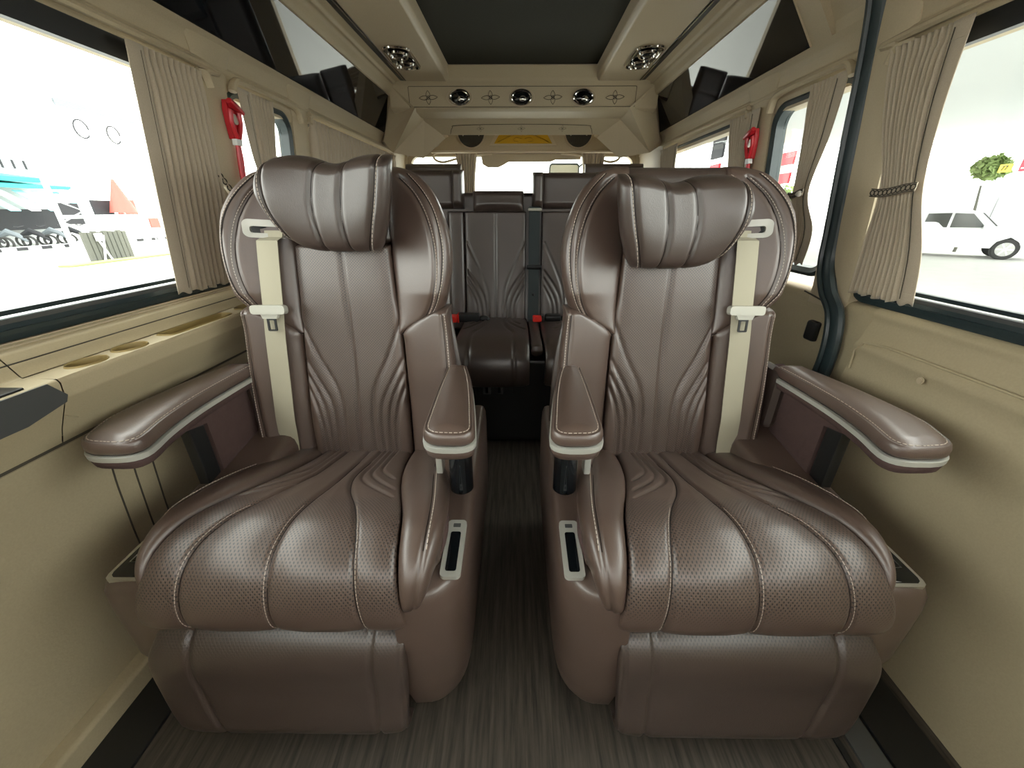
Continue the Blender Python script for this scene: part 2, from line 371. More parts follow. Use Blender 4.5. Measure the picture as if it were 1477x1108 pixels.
# ledge top with cup wells
def ledge():
    zt = .6885; x0, x1 = -.785, -.729
    wells = [(.622, .029, .021, 2), (.703, .029, .021, 2), (.875, .095, .019, 6), (1.05, .036, .021, 2)]
    cuts = [.549, .663, .745, .995, 1.10]; v = []; f = []; ang = np.linspace(0, 2*math.pi, 48, endpoint=False)
    for k, (yc, hl, hw, p_) in enumerate(wells):
        ya, yb = cuts[k], cuts[k+1]; b0 = len(v); n = len(ang); H_ = []
        for t in ang:
            c, s_ = math.cos(t), math.sin(t); m_ = max(abs(c), abs(s_))
            v.append((cab((x0+x1)/2+(x1-x0)/2*c/m_, 0)+KX*yc, (ya+yb)/2+(yb-ya)/2*s_/m_, zt))
            H_.append((-.756+hw*np.sign(c)*abs(c)**(2/p_), yc+hl*np.sign(s_)*abs(s_)**(2/p_)))
        v += [(cab(x, y), y, zt) for x, y in H_]
        f += [(b0+i, b0+(i+1) % n, b0+n+(i+1) % n, b0+n+i) for i in range(n)]
        cx = -.756; cy = yc; vv = []
        for dz, sc in ((.000, 1.12), (.003, 1.07), (.001, .99), (-.045, .93)): vv += [(cab(cx+(x-cx)*sc, y), cy+(y-cy)*(sc if p_ == 2 else 1+(sc-1)*.3), zt+dz) for x, y in H_]
        ff = [(q_*n+i, q_*n+(i+1) % n, (q_+1)*n+(i+1) % n, (q_+1)*n+i) for q_ in range(3) for i in range(n)]+[tuple(3*n+i for i in range(n))]
        wells[k] = (vv, ff)
    b0 = len(v); v += [(cab(x, y), y, zt) for y in (1.10, YF) for x in (x0, x1)]; f.append((b0, b0+1, b0+3, b0+2))
    o = mesh_obj('ledge_top', v, f, 'console', wlo, False)
    for vv, ff in wells:
        cw = mesh_obj('cup_well', vv, ff, 'cup_inside', o, True, 50); n = len(ang)
        mesh_obj('well_shade', [(p[0], p[1], p[2]+.002) for p in vv[3*n:]], [tuple(range(n))], 'cup_shade', cw, False)  # dark brown disc deepens the well, shade put into its colour
ledge()
sp = thing('speaker_pod', 'dark grey flat-topped door pocket cover at the left edge of the frame', 'cover', (cab(-.7395, .4), .42, .657))
q = MB(); q.prism([(-.2, -.024), (.075, -.024), (.128, -.008), (.130, .004), (.112, .03), (-.2, .0305)], lambda y, z: (.0, y, z), lambda y, z: (.0165-max(0,z)*.02+(z if z < 0 else 0)*.6, y, z)); q.build('cover_face', 'grey_plastic', sp)
q = MB(); q.box((-.012, -.06, .033), (.040, .30, .004), .0015); q.build('cover_top', 'black_plastic', sp)

# right wall (sliding door ahead, fixed panel behind the seal)
wr = MB(); extr(wr, 1, rnd([(.815, 0), (.822, .25), (.80, .45), (.79, .55), (.80, .615), (.792, .64), (.802, .655), (.815, .70), (.81, .715), (.822, .728), (.85, .729)], .02, 5), YN, .88, 2, .06)
wro = struct(wr.build('wall_right', 'beige_wall'), 'beige moulded door and side wall on the right')
w = MB(); extr(w, 1, rnd([(.815, 0), (.822, .25), (.812, .5), (.805, .65), (.815, .72), (.85, .729)], .03, 5), .88, YF, 2, .06); w.build('side_panel', 'beige_wall', wro)
g = MB(); g.tube([(.792+KX*y, y, z) for y, z in ((-1, .66), (.80, .66), (.855, .652), (.872, .63), (.868, .585))], .0022, 6); g.build('panel_ridge', 'beige_wall', wro)
g = MB(); g.cyl((.797, .70, .625), .007, .006, RY(math.pi/2), 16, bev=.002); g.build('button', 'beige', wro)
g = MB(); g.box((.815, 1.03, .63), (.02, .04, .055), .008); g.build('coat_latch', 'black_plastic', wro)
g = MB(); g.tube([(.812, 1.10, .725), (.812, 1.02, .712), (.812, .965, .694), (.812, .955, .69)], .002, 6); g.build('panel_joint', 'seam_dark', wro)

# pillars and headers
def wallpt(sgn, y, z, inn=0.0): return (cab(sgn*(float(WX(z))-inn), y), y, z)
def pillar(sgn, y0, y1, par, inn=.012, z0=.70, z1=1.30, mat='beige', flare=.03):
    zs = [z0, z0+.04, z0+.1, .9, 1.1, z1-.08, z1-.03, z1]; v = []; f = []
    n = 8
    for z in zs:
        fl_ = flare*(max(0, (z0+.1-z)/.1)**1.5+max(0, (z-z1+.08)/.08)**1.5); a, b_ = y0-fl_, y1+fl_; w_ = b_-a
        sec = [(a, -.05), (a, inn*.3), (a+w_*.12, inn*.85), (a+w_*.3, inn), (b_-w_*.3, inn), (b_-w_*.12, inn*.85), (b_, inn*.3), (b_, -.05)]
        v += [wallpt(sgn, y, z, i) for y, i in sec]
    for k in range(len(zs)-1):
        for j in range(n): f.append((k*n+j, k*n+(j+1) % n, (k+1)*n+(j+1) % n, (k+1)*n+j))
    f += [tuple(range(n)), tuple((len(zs)-1)*n+j for j in range(n))]
    return mesh_obj('pillar', v, f, mat, par, True, 50, True)
pillar(-1, 1.12, 1.215, wlo); pillar(-1, 1.53, 1.63, wlo); pillar(-1, 2.62, 2.92, wlo)
pillar(1, 1.43, 1.55, wro); pillar(1, .965, 1.10, wro, .02, .70, 1.42, 'beige', .0); pillar(1, 2.42, 2.92, wro)
for sgn, par in ((-1, wlo), (1, wro)):
    y1 = YF
    h_ = MB(); extr(h_, sgn, rnd([(.775, 1.20), (.768, 1.235), (.760, 1.238), (.752, 1.246), (.752, 1.256), (.762, 1.262), (.757, 1.285), (.750, 1.298), (.738, 1.312)], .004, 3), YN, y1, 2, .04)
    h_.build('header_rail', 'beige', par)

# side windows: frame and pane
win_n = [0]
def side_window(sgn, y0, y1, z0, z1, r, fw, label, mullions=()):
    win_n[0] += 1
    e = empty('window_%d' % win_n[0]); struct(e, label)
    out = rrect(y1-y0, z1-z0, r, 8, (y0+y1)/2, (z0+z1)/2); inn = rrect(y1-y0-2*fw, z1-z0-2*fw, max(.004, r-fw*.6), 8, (y0+y1)/2, (z0+z1)/2); n = len(out)
    v = []
    for L, d in ((out, -.03), (out, .004), ([((a[0]*.6+b_[0]*.4), (a[1]*.6+b_[1]*.4)) for a, b_ in zip(out, inn)], .008), (inn, .002), (inn, -.03)): v += [wallpt(sgn, y, z, d-.006) for y, z in L]
    f = [(k*n+i, k*n+(i+1) % n, ((k+1) % 5)*n+(i+1) % n, ((k+1) % 5)*n+i) for k in range(5) for i in range(n)]
    mesh_obj('window_frame', v, f, 'rubber', e, True, 40, True)
    mb = MB(); mb.prism(inn, lambda y, z: wallpt(sgn, y, z, -.026), lambda y, z: wallpt(sgn, y, z, -.029)); mb.build('window_pane', 'glass', e, smooth=False)
    return e
wL1 = side_window(-1, YN+.05, 1.14, .738, 1.238, .05, .026, 'large front side window on the left with black frame')
wL2 = side_window(-1, 1.20, 1.53, .76, 1.225, .06, .022, 'narrow rounded side window on the left behind the first pillar')
wL3 = side_window(-1, 1.60, 2.66, .76, 1.225, .06, .018, 'long rear side window on the left behind the full curtain')
wR1 = side_window(1, YN+.05, .985, .728, 1.232, .05, .026, 'large sliding door window on the right with black frame')
wR2 = side_window(1, 1.075, 1.43, .76, 1.225, .06, .022, 'narrow rounded side window on the right past the door seal')
wR3 = side_window(1, 1.53, 2.46, .76, 1.225, .06, .018, 'rear side window on the right beyond the hammer pillar')
for sgn, par, z in ((-1, wL1, .752), (1, wR1, .742)):    # slider tracks in the big windows
    for k, dz in enumerate((0, .016, .028)):
        t = MB(); extr(t, sgn, [(float(WX(z+dz))-.002+.006*k, z+dz-.004), (float(WX(z+dz))-.004+.006*k, z+dz+.004)], YN+.1, 1.1 if sgn < 0 else .95, 2, .012)
        t.build('slide_track', 'grey_plastic' if k == 1 else 'rubber', par)
    t = MB(); z2 = 1.195; extr(t, sgn, [(float(WX(z2))-.002, z2), (float(WX(z2))-.006, z2+.035)], YN+.1, 1.1 if sgn < 0 else .95, 2, .014)
    t.build('top_track', 'black_plastic', par)
# curtain rail brows above the windows
def brow(sgn, y0, y1, z, par):
    pts = [(y0, z-.03), (y0+.012, z-.008), (y0+.04, z), ((y0+y1)/2, z+.002), (y1-.05, z), (y1-.015, z-.012), (y1, z-.04)]
    c = cr(pts, 6); m = MB(); m.tube([wallpt(sgn, y, zz, .016) for y, zz in c], .008, 8, flat=1.4); m.build('curtain_brow', 'beige', par)
brow(-1, -.9, 1.14, 1.243, wlo); brow(-1, 1.22, 1.56, 1.243, wlo); brow(-1, 1.62, 2.6, 1.243, wlo)
brow(1, -.9, 1.0, 1.245, wro); brow(1, 1.10, 1.42, 1.243, wro); brow(1, 1.54, 2.4, 1.243, wro)

# door seal
sl = [(.70, 1.055, 1.46), (.742, 1.055, 1.36), (.765, 1.055, 1.25), (.785, 1.05, 1.05), (.803, 1.045, .88), (.806, 1.035, .80), (.800, .995, .74), (.797, .945, .69), (.797, .925, .60), (.80, .94, .5), (.805, 1.0, .35), (.81, 1.0, .05)]
c = cr(sl, 8); t = MB(); t.tube([tuple(p) for p in c], .017, 10, flat=.8)
ds = tag(t.build('door_seal', 'rubber'), 'thick black rubber seal curving down the right door pillar', 'seal')
t = MB(); t.tube([(p[0]-.013, p[1]+.013, p[2]) for p in c], .0065, 6); t.build('seal_lip', 'rubber', ds)

# rear wall
YB = 2.88
rw = MB()
rw.box((cab(0, YB)+.0, YB+.03, .40), (1.66, .06, .80), .0)
rwo = struct(rw.build('wall_back', 'beige'), 'beige rear end wall of the van with the rear window')
q = MB(); q.prism([(-.78, 1.262), (.80, 1.262), (.72, 1.44), (.60, 1.55), (-.60, 1.55), (-.72, 1.44)], lambda x, z: (cab(x, YB), YB-.01, z), lambda x, z: (cab(x, YB), YB+.06, z)); q.build('upper_trim', 'beige', rwo)
for sg in (-1, 1):
    q = MB(); q.box((cab(sg*.79, YB), YB+.02, 1.03), (.10, .07, .52), .01); q.build('corner_post', 'beige', rwo)
win_n[0] += 1
e = empty('window_%d' % win_n[0]); struct(e, 'wide rear window between two tied curtains')
out = rrect(1.50, .50, .07, 8, cab(0, YB), 1.03); inn = rrect(1.44, .44, .05, 8, cab(0, YB), 1.03); n = len(out)
v = [(x, YB-.005, z) for x, z in out]+[(x, YB-.008, z) for x, z in inn]+[(x, YB+.04, z) for x, z in inn]+[(x, YB+.04, z) for x, z in out]
mesh_obj('window_frame', v, [(k*n+i, k*n+(i+1) % n, ((k+1) % 4)*n+(i+1) % n, ((k+1) % 4)*n+i) for k in range(4) for i in range(n)], 'beige', e, True, 40, True)
q = MB(); q.prism(inn, lambda x, z: (x, YB+.03, z), lambda x, z: (x, YB+.033, z)); q.build('window_pane', 'glass', e, smooth=False)
q = MB(); q.prism([(-.232, 1.262), (-.222, 1.205), (-.19, 1.188), (-.12, 1.188), (-.09, 1.20), (-.055, 1.218), (.22, 1.220), (.25, 1.23), (.412, 1.232), (.412, 1.262)], lambda x, z: (x+.005, YB-.016, z), lambda x, z: (x+.005, YB-.006, z)); q.build('shade_band', 'beige', e)
# curled trim under the gauge panel
for sg in (-1, 1):
    q = MB(); pts = cr([(.22, 1.262), (.31, 1.258), (.38, 1.248), (.46, 1.232), (.535, 1.216), (.585, 1.228), (.598, 1.256), (.575, 1.27)], 8)
    q.tube([(cab(0, YB)+.03+sg*x, YB-.03, z) for x, z in pts], .007, 8); q.build('curled_trim', 'beige_light', rwo)
q = MB(); q.box((cab(.03, YB), YB-.03, 1.272), (1.22, .05, .012), .004); q.build('trim_ledge', 'beige_light', rwo)
# gauge pods, plaque and round vents on the rear trim
def pod(x, z, r, label):
    t = thing('gauge_pod', label, 'gauge', (x, YB-.012, z))
    q = MB(); q.cyl((0, 0, 0), r, .016, RX(math.pi/2), 32, bev=.003); q.build('dial', 'black_gloss', t)
    ri = [(r*math.cos(a), -.004, r*math.sin(a)) for a in np.linspace(0, 2*math.pi, 40, endpoint=False)]
    q = MB(); q.tube(ri, .005, 6, True); q.build('bezel', 'beige_light', t)
    for dx in (-.028, .028):
        q = MB(); q.box((dx, -.009, .02), (.004, .003, .07)); q.build('divider', 'silver_paint', t)
    q = MB(); q.box((0, -.009, -.012), (.07, .003, .004)); q.build('divider', 'silver_paint', t)
    for dx in (-.05, .05):
        q = MB(); q.sph((dx, -.010, -.02), .004); q.build('pin', 'chrome', t)
pod(-.285, 1.383, .087, 'left black round gauge pod half hidden above the rear window')
pod(.395, 1.383, .087, 'right black round gauge pod half hidden above the rear window')
for x, lb in ((-.520, 'left dark round speaker hole above the rear window'), (.618, 'right dark round speaker hole above the rear window')):
    t = thing('round_speaker', lb, 'speaker', (x, YB-.012, 1.335))
    q = MB(); q.cyl((0, 0, 0), .024, .014, RX(math.pi/2), 24, bev=.002); q.build('grille', 'black_plastic', t)
    q = MB(); q.tube([(.030*math.cos(a), -.002, .030*math.sin(a)) for a in np.linspace(0, 2*math.pi, 28, endpoint=False)], .006, 6, True); q.build('rim', 'beige_light', t)
t = thing('gold_plaque', 'gold trapezoid plaque with scrolled relief centred above the rear window', 'ornament', (.045, YB-.014, 1.345))
q = MB(); q.prism([(-.215, -.036), (.215, -.036), (.16, .05), (-.16, .05)], lambda x, z: (x, -.004, z), lambda x, z: (x, .004, z)); q.build('bezel', 'beige_light', t)
q = MB(); q.prism([(-.185, -.026), (.185, -.026), (.14, .04), (-.14, .04)], lambda x, z: (x, -.010, z), lambda x, z: (x, -.002, z)); q.build('plate', 'gold', t)
for sg in (-1, 1):
    q = MB(); q.tube([(sg*x, -.012, z) for x, z in cr([(.01, .02), (.05, .028), (.09, .012), (.13, -.004), (.165, -.018)], 6)], .004, 6); q.tube([(sg*x, -.012, z) for x, z in cr([(.01, .0), (.045, .008), (.06, -.01), (.03, -.016)], 6)], .003, 6); q.build('scroll', 'gold', t)

# ------------------------------------------------------------------ ceiling
cl = MB()
cl.box((cab(0, .85), .55, 1.555), (.80, 3.3, .03), .0)
clo = struct(cl.build('ceiling', 'ceiling_dark'), 'dark charcoal central ceiling panel')
for sg in (-1, 1):
    # stepped side strips of the ceiling
    q = MB(); extr(q, sg, rnd([(.640, 1.438), (.632, 1.448), (.626, 1.470), (.618, 1.478), (.606, 1.476), (.600, 1.486), (.575, 1.490), (.574, 1.50)], .004, 3), YN, 2.31, 2, .03); q.build('side_strip', 'beige', clo)
    q = MB(); extr(q, sg, [(.549, 1.4875), (.573, 1.4890)], YN, 2.31, 2, .001); q.build('black_strip', 'black_plastic', clo)  # black trim strip beside the lamp panel
    q = MB(); extr(q, sg, [(.5505, 1.4855), (.5545, 1.4860)], YN, 2.30, 2, .001); q.build('chrome_strip', 'chrome', clo)
# ceiling lamp panels with lamps
for sg, nm in ((-1, 'left'), (1, 'right')):
    t = thing('lamp_panel', 'long beige ceiling panel with one chrome double lamp, %s of the dark centre' % nm, 'ceiling panel')
    sec = rnd([(.548, 1.54), (.548, 1.487), (.358, 1.486), (.345, 1.500), (.341, 1.545)], .006, 4); ys = list(np.linspace(YN, 2.22, 12))+[2.26, 2.285, 2.298]
    v = []; n = len(sec)
    for y in ys:
        k = 0 if y < 2.27 else (.01 if y < 2.29 else .022)
        v += [(cab(sg*(x+(k if x < .45 else -k*.2)), y), y, z+(k*.8 if z < 1.53 else 0)) for x, z in sec]
    f = [(i*n+j, i*n+j+1, (i+1)*n+j+1, (i+1)*n+j) for i in range(len(ys)-1) for j in range(n-1)]+[tuple((len(ys)-1)*n+j for j in range(n))]
    mesh_obj('panel_shell', v, f, 'beige_light', t, True, 40, True)
    lx, ly = (-.455 if sg < 0 else .505), 1.925
    q = MB(); q.prism(rrect(.10, .25, .04, 6), lambda x, y: (lx+x+y*.0*sg, ly+y, 1.482), lambda x, y: (lx+x, ly+y, 1.489)); lb = q.build('lamp_bezel', 'black_gloss', t, angle=30)
    q = MB(); q.tube([(lx+x, ly+y, 1.482) for x, y in rrect(.10, .25, .04, 6)], .005, 6, True); q.build('lamp_rim', 'chrome', lb)
    for dy in (-.055, .058):
        q = MB(); q.tube([(lx+.032*math.cos(a), ly+dy+.042*math.sin(a), 1.477) for a in np.linspace(0, 2*math.pi, 20, endpoint=False)], .006, 6, True); q.build('lamp_ring', 'chrome', lb)
        q = MB(); q.sph((lx, ly+dy, 1.480), .028, (1, 1.4, .35)); q.build('lamp_lens', 'black_gloss', lb)

# glossy black side panels with frames
for sg, ya, nm in ((-1, YN+.02, 'left'), (1, 1.265, 'right')):
    t = thing('gloss_panel', 'long mirror-black ceiling side panel in a beige frame on the %s' % nm, 'panel')
    yb0, yb1 = 2.47, 2.26                    # slanted far end, bottom and top
    A = (.748, 1.312); B = (.648, 1.440)
    def G(u, y, d=0.0):                       # u 0 bottom 1 top, d inward
        x = A[0]+(B[0]-A[0])*u-d*.79; z = A[1]+(B[1]-A[1])*u-d*.61; return (cab(sg*x, y), y, z)
    v = []; N1 = 60
    pv = [(0, ya), (0, yb0), (1, yb1), (1, ya)]
    q = MB(); q.prism(pv, lambda u, y: G(u, y, .001), lambda u, y: G(u, y, -.01)); q.build('gloss_sheet', 'black_gloss', t, smooth=False)
    q = MB()
    q.tube([G(-.03, ya, .0), G(-.03, yb0+.01, .0), G(1.03, yb1+.005, .0), G(1.03, ya, .0)], .007, 8, True); q.build('frame', 'beige', t)
    if sg > 0:
        q = MB(); q.prism([(-.16, ya-.07), (-.16, ya), (1.3, ya), (1.3, ya-.07)], lambda u, y: G(u, y, .002), lambda u, y: G(u, y, -.03)); q.build('end_frame', 'beige', t)
        # door header panel nearer than the seal
q = MB(); extr(q, 1, rnd([(.752, 1.30), (.735, 1.36), (.70, 1.42), (.64, 1.47), (.62, 1.49)], .02, 4), YN, 1.19, 2, .03); hd = q.build('door_header', 'beige', wro)
q = MB()
q.tube([(cab(x-.010, y), y, z) for x, y, z in ((.705, .3, 1.425), (.705, .93, 1.425), (.712, .965, 1.41), (.728, .98, 1.385), (.741, .96, 1.352), (.743, .93, 1.345), (.743, .3, 1.345))], .004, 6); q.build('panel_ridge', 'beige', hd)

# rear bulkhead of the air unit
t = thing('vent_bulkhead', 'beige roof bulkhead across the cabin with three chrome air vents and flower relief', 'air unit')
def bsec(): return rnd([(2.19, 1.535), (2.23, 1.497), (2.235, 1.487), (2.25, 1.474), (2.252, 1.464), (2.258, 1.392), (2.262, 1.384), (2.285, 1.376), (2.38, 1.366), (2.392, 1.370), (2.47, 1.312), (2.475, 1.307), (2.60, 1.36), (2.62, 1.53)], .006, 3)
v = []; xs = [-.66, -.50, 0, .50, .66]; sec = bsec(); n = len(sec)
for x in (-.63, .66): v += [(x+.02*1, y, z) for y, z in sec]
f = [(j, (j+1) % n, n+(j+1) % n, n+j) for j in range(n)]+[tuple(range(n)), tuple(n+j for j in range(n))]
mesh_obj('bulkhead_body', v, f, 'beige', t, True, 30, True)
# inset face plate
def P3(x, z, d=0): return (x+.028, 2.2545-(z-1.43)*.08-d, z)
q = MB(); q.tube([P3(x, z, .001) for x, z in rrect(1.09, .080, .004, 3, 0, 1.430)], .0012, 5, True); q.build('plate_line', 'seam_dark', t)
for x0, lbx in ((-.300, 0), (-.003, 0), (.294, 0)):
    q = MB(); q.tube([P3(x0+.062*math.cos(a), 1.427+.036*math.sin(a), .002) for a in np.linspace(0, 2*math.pi, 32, endpoint=False)], .0016, 5, True); vr = q.build('vent_surround', 'beige_light', t)
    q = MB(); q.tube([P3(x0+.045*math.cos(a), 1.427+.027*math.sin(a), .005) for a in np.linspace(0, 2*math.pi, 32, endpoint=False)], .0065, 8, True); q.build('vent_ring', 'chrome', vr)
    q = MB(); q.sph(P3(x0, 1.427, .0), .040, (1, .3, .62)); q.build('vent_core', 'black_gloss', vr)
    q = MB(); q.sph(P3(x0+.006, 1.421, .008), .018, (1, .4, .7)); q.build('vent_flap', 'chrome', vr)
def flower(x0, z0, sc, fn, par, nm='flower_relief'):
    q = MB()
    for k in range(4):
        L, W_ = ((.036, .0065), (.022, .0075))[k % 2]; pts = []
        for tt in np.linspace(0, 1, 14):
            r_ = L*tt; w_ = W_*math.sin(math.pi*tt**.8)**.9; pts.append((r_, w_))
        loop = [(a, b) for a, b in pts]+[(a, -b) for a, b in pts[::-1][1:-1]]
        ca, sa = math.cos(k*math.pi/2+.05), math.sin(k*math.pi/2+.05)
        q.tube([fn(x0+sc*(a*ca-b*sa), z0+sc*(a*sa+b*ca)) for a, b in loop], .0009*sc, 5, True)
    q.tube([fn(x0+sc*.006*math.cos(a), z0+sc*.006*math.sin(a)) for a in np.linspace(0, 2*math.pi, 12, endpoint=False)], .0009*sc, 5, True)
    q.build(nm, 'seam_dark', par)
for x0 in (-.452, -.152, .148, .446): flower(x0, 1.427, 1.25, lambda x, z: P3(x, z, .0008), t)
def P4(x, z, d=0): k = (1.370-z)/(1.370-1.312); return (x+.028, 2.392+.078*k-.0010, z-.0008)
q = MB(); q.tube([P4(x, z) for x, z in cr([(-.385, 1.312), (-.37, 1.335), (-.33, 1.344), (.0, 1.348), (.33, 1.344), (.37, 1.335), (.385, 1.312)], 8)], .0014, 5); q.build('plate_line', 'seam_dark', t)
for x0 in (-.22, 0, .22): flower(x0, 1.332, .55, P4, t)
# bright corner wedges under the bulkhead
for sg in (-1, 1):
    x0 = .028; q = MB()
    vv = [(x0+sg*.505, 2.40, 1.372), (x0+sg*.415, 2.49, 1.296), (x0+sg*.55, 2.50, 1.20), (x0+sg*.69, 2.40, 1.215), (x0+sg*.505, 2.46, 1.40), (x0+sg*.415, 2.60, 1.32), (x0+sg*.62, 2.62, 1.24), (x0+sg*.76, 2.50, 1.28)]
    q.add(vv, [(0, 1, 2, 3), (4, 7, 6, 5), (0, 4, 5, 1), (1, 5, 6, 2), (2, 6, 7, 3), (3, 7, 4, 0)]); q.build('corner_wedge', 'beige_light', t, smooth=False)
    q = MB(); vv = [(x0+sg*.505, 2.40, 1.372), (x0+sg*.69, 2.40, 1.215), (x0+sg*.735, 2.40, 1.27), (x0+sg*.62, 2.25, 1.47), (x0+sg*.52, 2.25, 1.385),
        (x0+sg*.505, 2.5, 1.40), (x0+sg*.69, 2.5, 1.23), (x0+sg*.80, 2.5, 1.28), (x0+sg*.66, 2.5, 1.5)]
    q.add(vv, [(0, 1, 2, 3, 4), (0, 5, 6, 1), (1, 6, 7, 2), (2, 7, 8, 3), (3, 8, 5, 0)]); q.build('corner_fill', 'beige', t, smooth=False)
# roof skin over everything and an added unseen front wall blocking low light
q = MB(); q.box((.02, .9, 1.62), (1.7, 4.1, .04)); q.build('roof_skin', 'beige', clo)
for sg in (-1, 1):
    q = MB(); q.prism([(.80, 1.25), (.765, 1.30), (.62, 1.54), (.62, 1.61), (.88, 1.61), (.90, 1.25)], lambda x, z: (cab(sg*x, YN), YN, z), lambda x, z: (cab(sg*x, YF), YF+.05, z)); 
    o_ = q.build('roof_side', 'beige', clo)
fp = MB(); fp.box((0, YN-.03, .54), (1.76, .06, 1.08)); fp.box((0, YN-.03, 1.50), (1.76, .06, .22))
for sg in (-1, 1): fp.box((sg*.77, YN-.03, 1.16), (.26, .06, .48))
fp.box((0, YN-.03, .0), (.1, .05, .01)); struct(fp.build('front_light_block', 'beige_wall'), 'unseen beige wall added to block front light around a windscreen opening')

# ------------------------------------------------------------------ the two captain seats
BACKP = [(.885, .25), (.895, .31), (.912, .45), (.937, .65), (.967, .85), (.992, 1.0), (1.012, 1.08)]
BO = .06                                   # arc length offset of the measured seam coordinates on BACKP
def sh(pts, db=BO, da=0.0): return [(a+da, b+db) for a, b in pts]
GB = {'A': [(.119, .375), (.085, .29), (.046, .207), (.037, .124), (.037, .01)], 'B': [(.119, .282), (.083, .215), (.064, .170), (.060, .12), (.060, .01)],
      'C': [(.120, .246), (.093, .19), (.080, .13), (.077, .01)], 'D': [(.122, .215), (.104, .165), (.093, .10), (.092, .01)]}
CUSHP = [(.90, .318), (.86, .322), (.75, .350), (.62, .385), (.53, .405), (.485, .403), (.458, .388), (.442, .36), (.437, .33), (.442, .308), (.462, .292)]
CO = .035
def mirror_pts(p): return [(-a, b) for a, b in p]
def swap(p): return [(b, a) for a, b in p]
def captain_seat(label, sg, cx, yaw, hr_drop, bdx):
    S = thing('captain_seat', label, 'seat', (cx, .45, 0), yaw, 'brown leather captain seats')
    O = (0, -.45, 0)
    def pad(*a, **k): return Pad(*a, side=sg, origin=O, **k)
    O = (bdx, -.45, 0)                       # the backrest leans a touch sideways
    # --- back: centre panel
    hw = [(.0, .125), (.26, .125), (.43, .120), (.50, .114), (.62, .108), (.66, .106)]
    gr = []
    for k, g in GB.items():
        g = sh(g); gr += [(g, .0055, .0042), (mirror_pts(g), .0055, .0042)]
    gr.append(([(0, .0), (0, .64)], .006, .0045))
    def bulge(a, b, u, E): return E*(.010*np.exp(-((b-.16)/.12)**2)-.006*np.exp(-((b-.40)/.12)**2))
    cp = pad(BACKP, [(b, -w) for b, w in hw], [(b, w) for b, w in hw], b0=.015, b1=.612, front=.052, back=.03, p=9, end=(.03, .012), grooves=gr, extra=bulge,
             perf=lambda a, b: ((b > .1)).astype(float)*(np.abs(np.abs(a)) < .105), da=.0032, db=.004)
    cpo = cp.build('back_panel', 'leather', S)
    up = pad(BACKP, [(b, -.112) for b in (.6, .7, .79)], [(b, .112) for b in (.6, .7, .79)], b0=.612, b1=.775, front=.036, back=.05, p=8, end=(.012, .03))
    up.build('upper_back_panel', 'leather_shaded', S)
    # --- back: side bolsters
    for q, nm in ((1, 'outer'), (-1, 'inner')):
        inner = [(.0, .127), (.26, .126), (.38, .124), (.41, .124), (.435, .155), (.455, .195), (.475, .232)]
        outer = [(.0, .245), (.08, .256), (.20, .258), (.30, .252), (.42, .242), (.475, .240)]
        f_ = lambda a, b, u, E: E*(.030*np.clip((np.abs(a)-.127)/.10, 0, 1)**1.3)
        gs = [([(q*.232, .0), (q*.236, .25), (q*.228, .46)], .005, .004)]
        L, R_ = (inner, outer) if q > 0 else ([(b, -x) for b, x in outer], [(b, -x) for b, x in inner])
        bo = pad(BACKP, L, R_, b0=.005, b1=.474, front=.052, back=.07, p=5, end=(.04, .02), grooves=gs, extra=f_)
        bo_o = bo.build('back_bolster', 'leather', S); seams(bo, [[(q*.232, .02), (q*.236, .25), (q*.228, .455)]], bo_o)
        stitches(bo, [[(q*.238, .03), (q*.242, .25), (q*.234, .455)]], S)
        # wing lobe
        wi = [(.395, .117), (.43, .119), (.50, .116), (.60, .112), (.70, .110), (.79, .108)]
        wo = [(.395, .124), (.42, .165), (.447, .212), (.475, .243), (.52, .259), (.57, .267), (.62, .265), (.67, .251), (.715, .228), (.75, .194), (.768, .158), (.778, .125)]
        def f2(a, b, u, E):
            x = np.abs(a); rim = np.clip((x-.118)/.115, 0, 1)**1.6
            return E*(.052*rim*np.clip((b-.40)/.1, 0, 1)-.004)
        ring = [(.122, .402), (.150, .418), (.190, .444), (.218, .49), (.230, .545), (.229, .60), (.214, .66), (.186, .71), (.150, .745)]
        ring2 = [(.165, .418), (.212, .46), (.238, .51), (.248, .57), (.246, .62), (.232, .672), (.205, .715), (.17, .75)]
        L, R_ = (wi, wo) if q > 0 else ([(b, -x) for b, x in wo], [(b, -x) for b, x in wi])
        gsc = 1
        L = [(b, a*.95) for b, a in L]; R_ = [(b, a*.95) for b, a in R_]; ring = [(a*.95, b) for a, b in ring]; ring2 = [(a*.95, b) for a, b in ring2]
        wg = pad(BACKP, L, R_, b0=.398, b1=.776, front=.050, back=.075, p=4, end=(.012, .035), grooves=[([(q*a, b) for a, b in ring], .006, .0045), ([(q*a, b) for a, b in ring2], .0008, .003)], extra=f2, da=.004, db=.0045)
        wg_o = wg.build('wing_lobe', 'leather', S); seams(wg, [[(q*a, b) for a, b in ring], [(q*(a+.0015), b) for a, b in ring2]], wg_o, .0012)
        stitches(wg, [[(q*(a+.005), b-.001) for a, b in ring], [(q*(a+.004), b) for a, b in ring2]], S)
        if q > 0: wing_out, bol_out = wg, bo
    # rear shell
    so = [(.0, .23), (.1, .262), (.3, .258), (.45, .236), (.55, .238), (.62, .236), (.68, .222), (.73, .19), (.76, .14)]
    Pad(BACKP, [(b, -w) for b, w in so], so, b0=.0, b1=.76, front=.012, back=.11, p=4, end=(.02, .05), side=sg, origin=(bdx, -.45+.012, 0), da=.02, db=.02).build('back_shell', 'leather_shaded', S)
    # --- headrest pillow
    HRP = [(.905, .855-hr_drop), (.893, .90-hr_drop), (.893, .97-hr_drop), (.90, 1.05-hr_drop)]
    hrx = [(.0, .030), (.024, .066), (.045, .088), (.07, .102), (.104, .112), (.135, .106), (.162, .088), (.178, .062)]
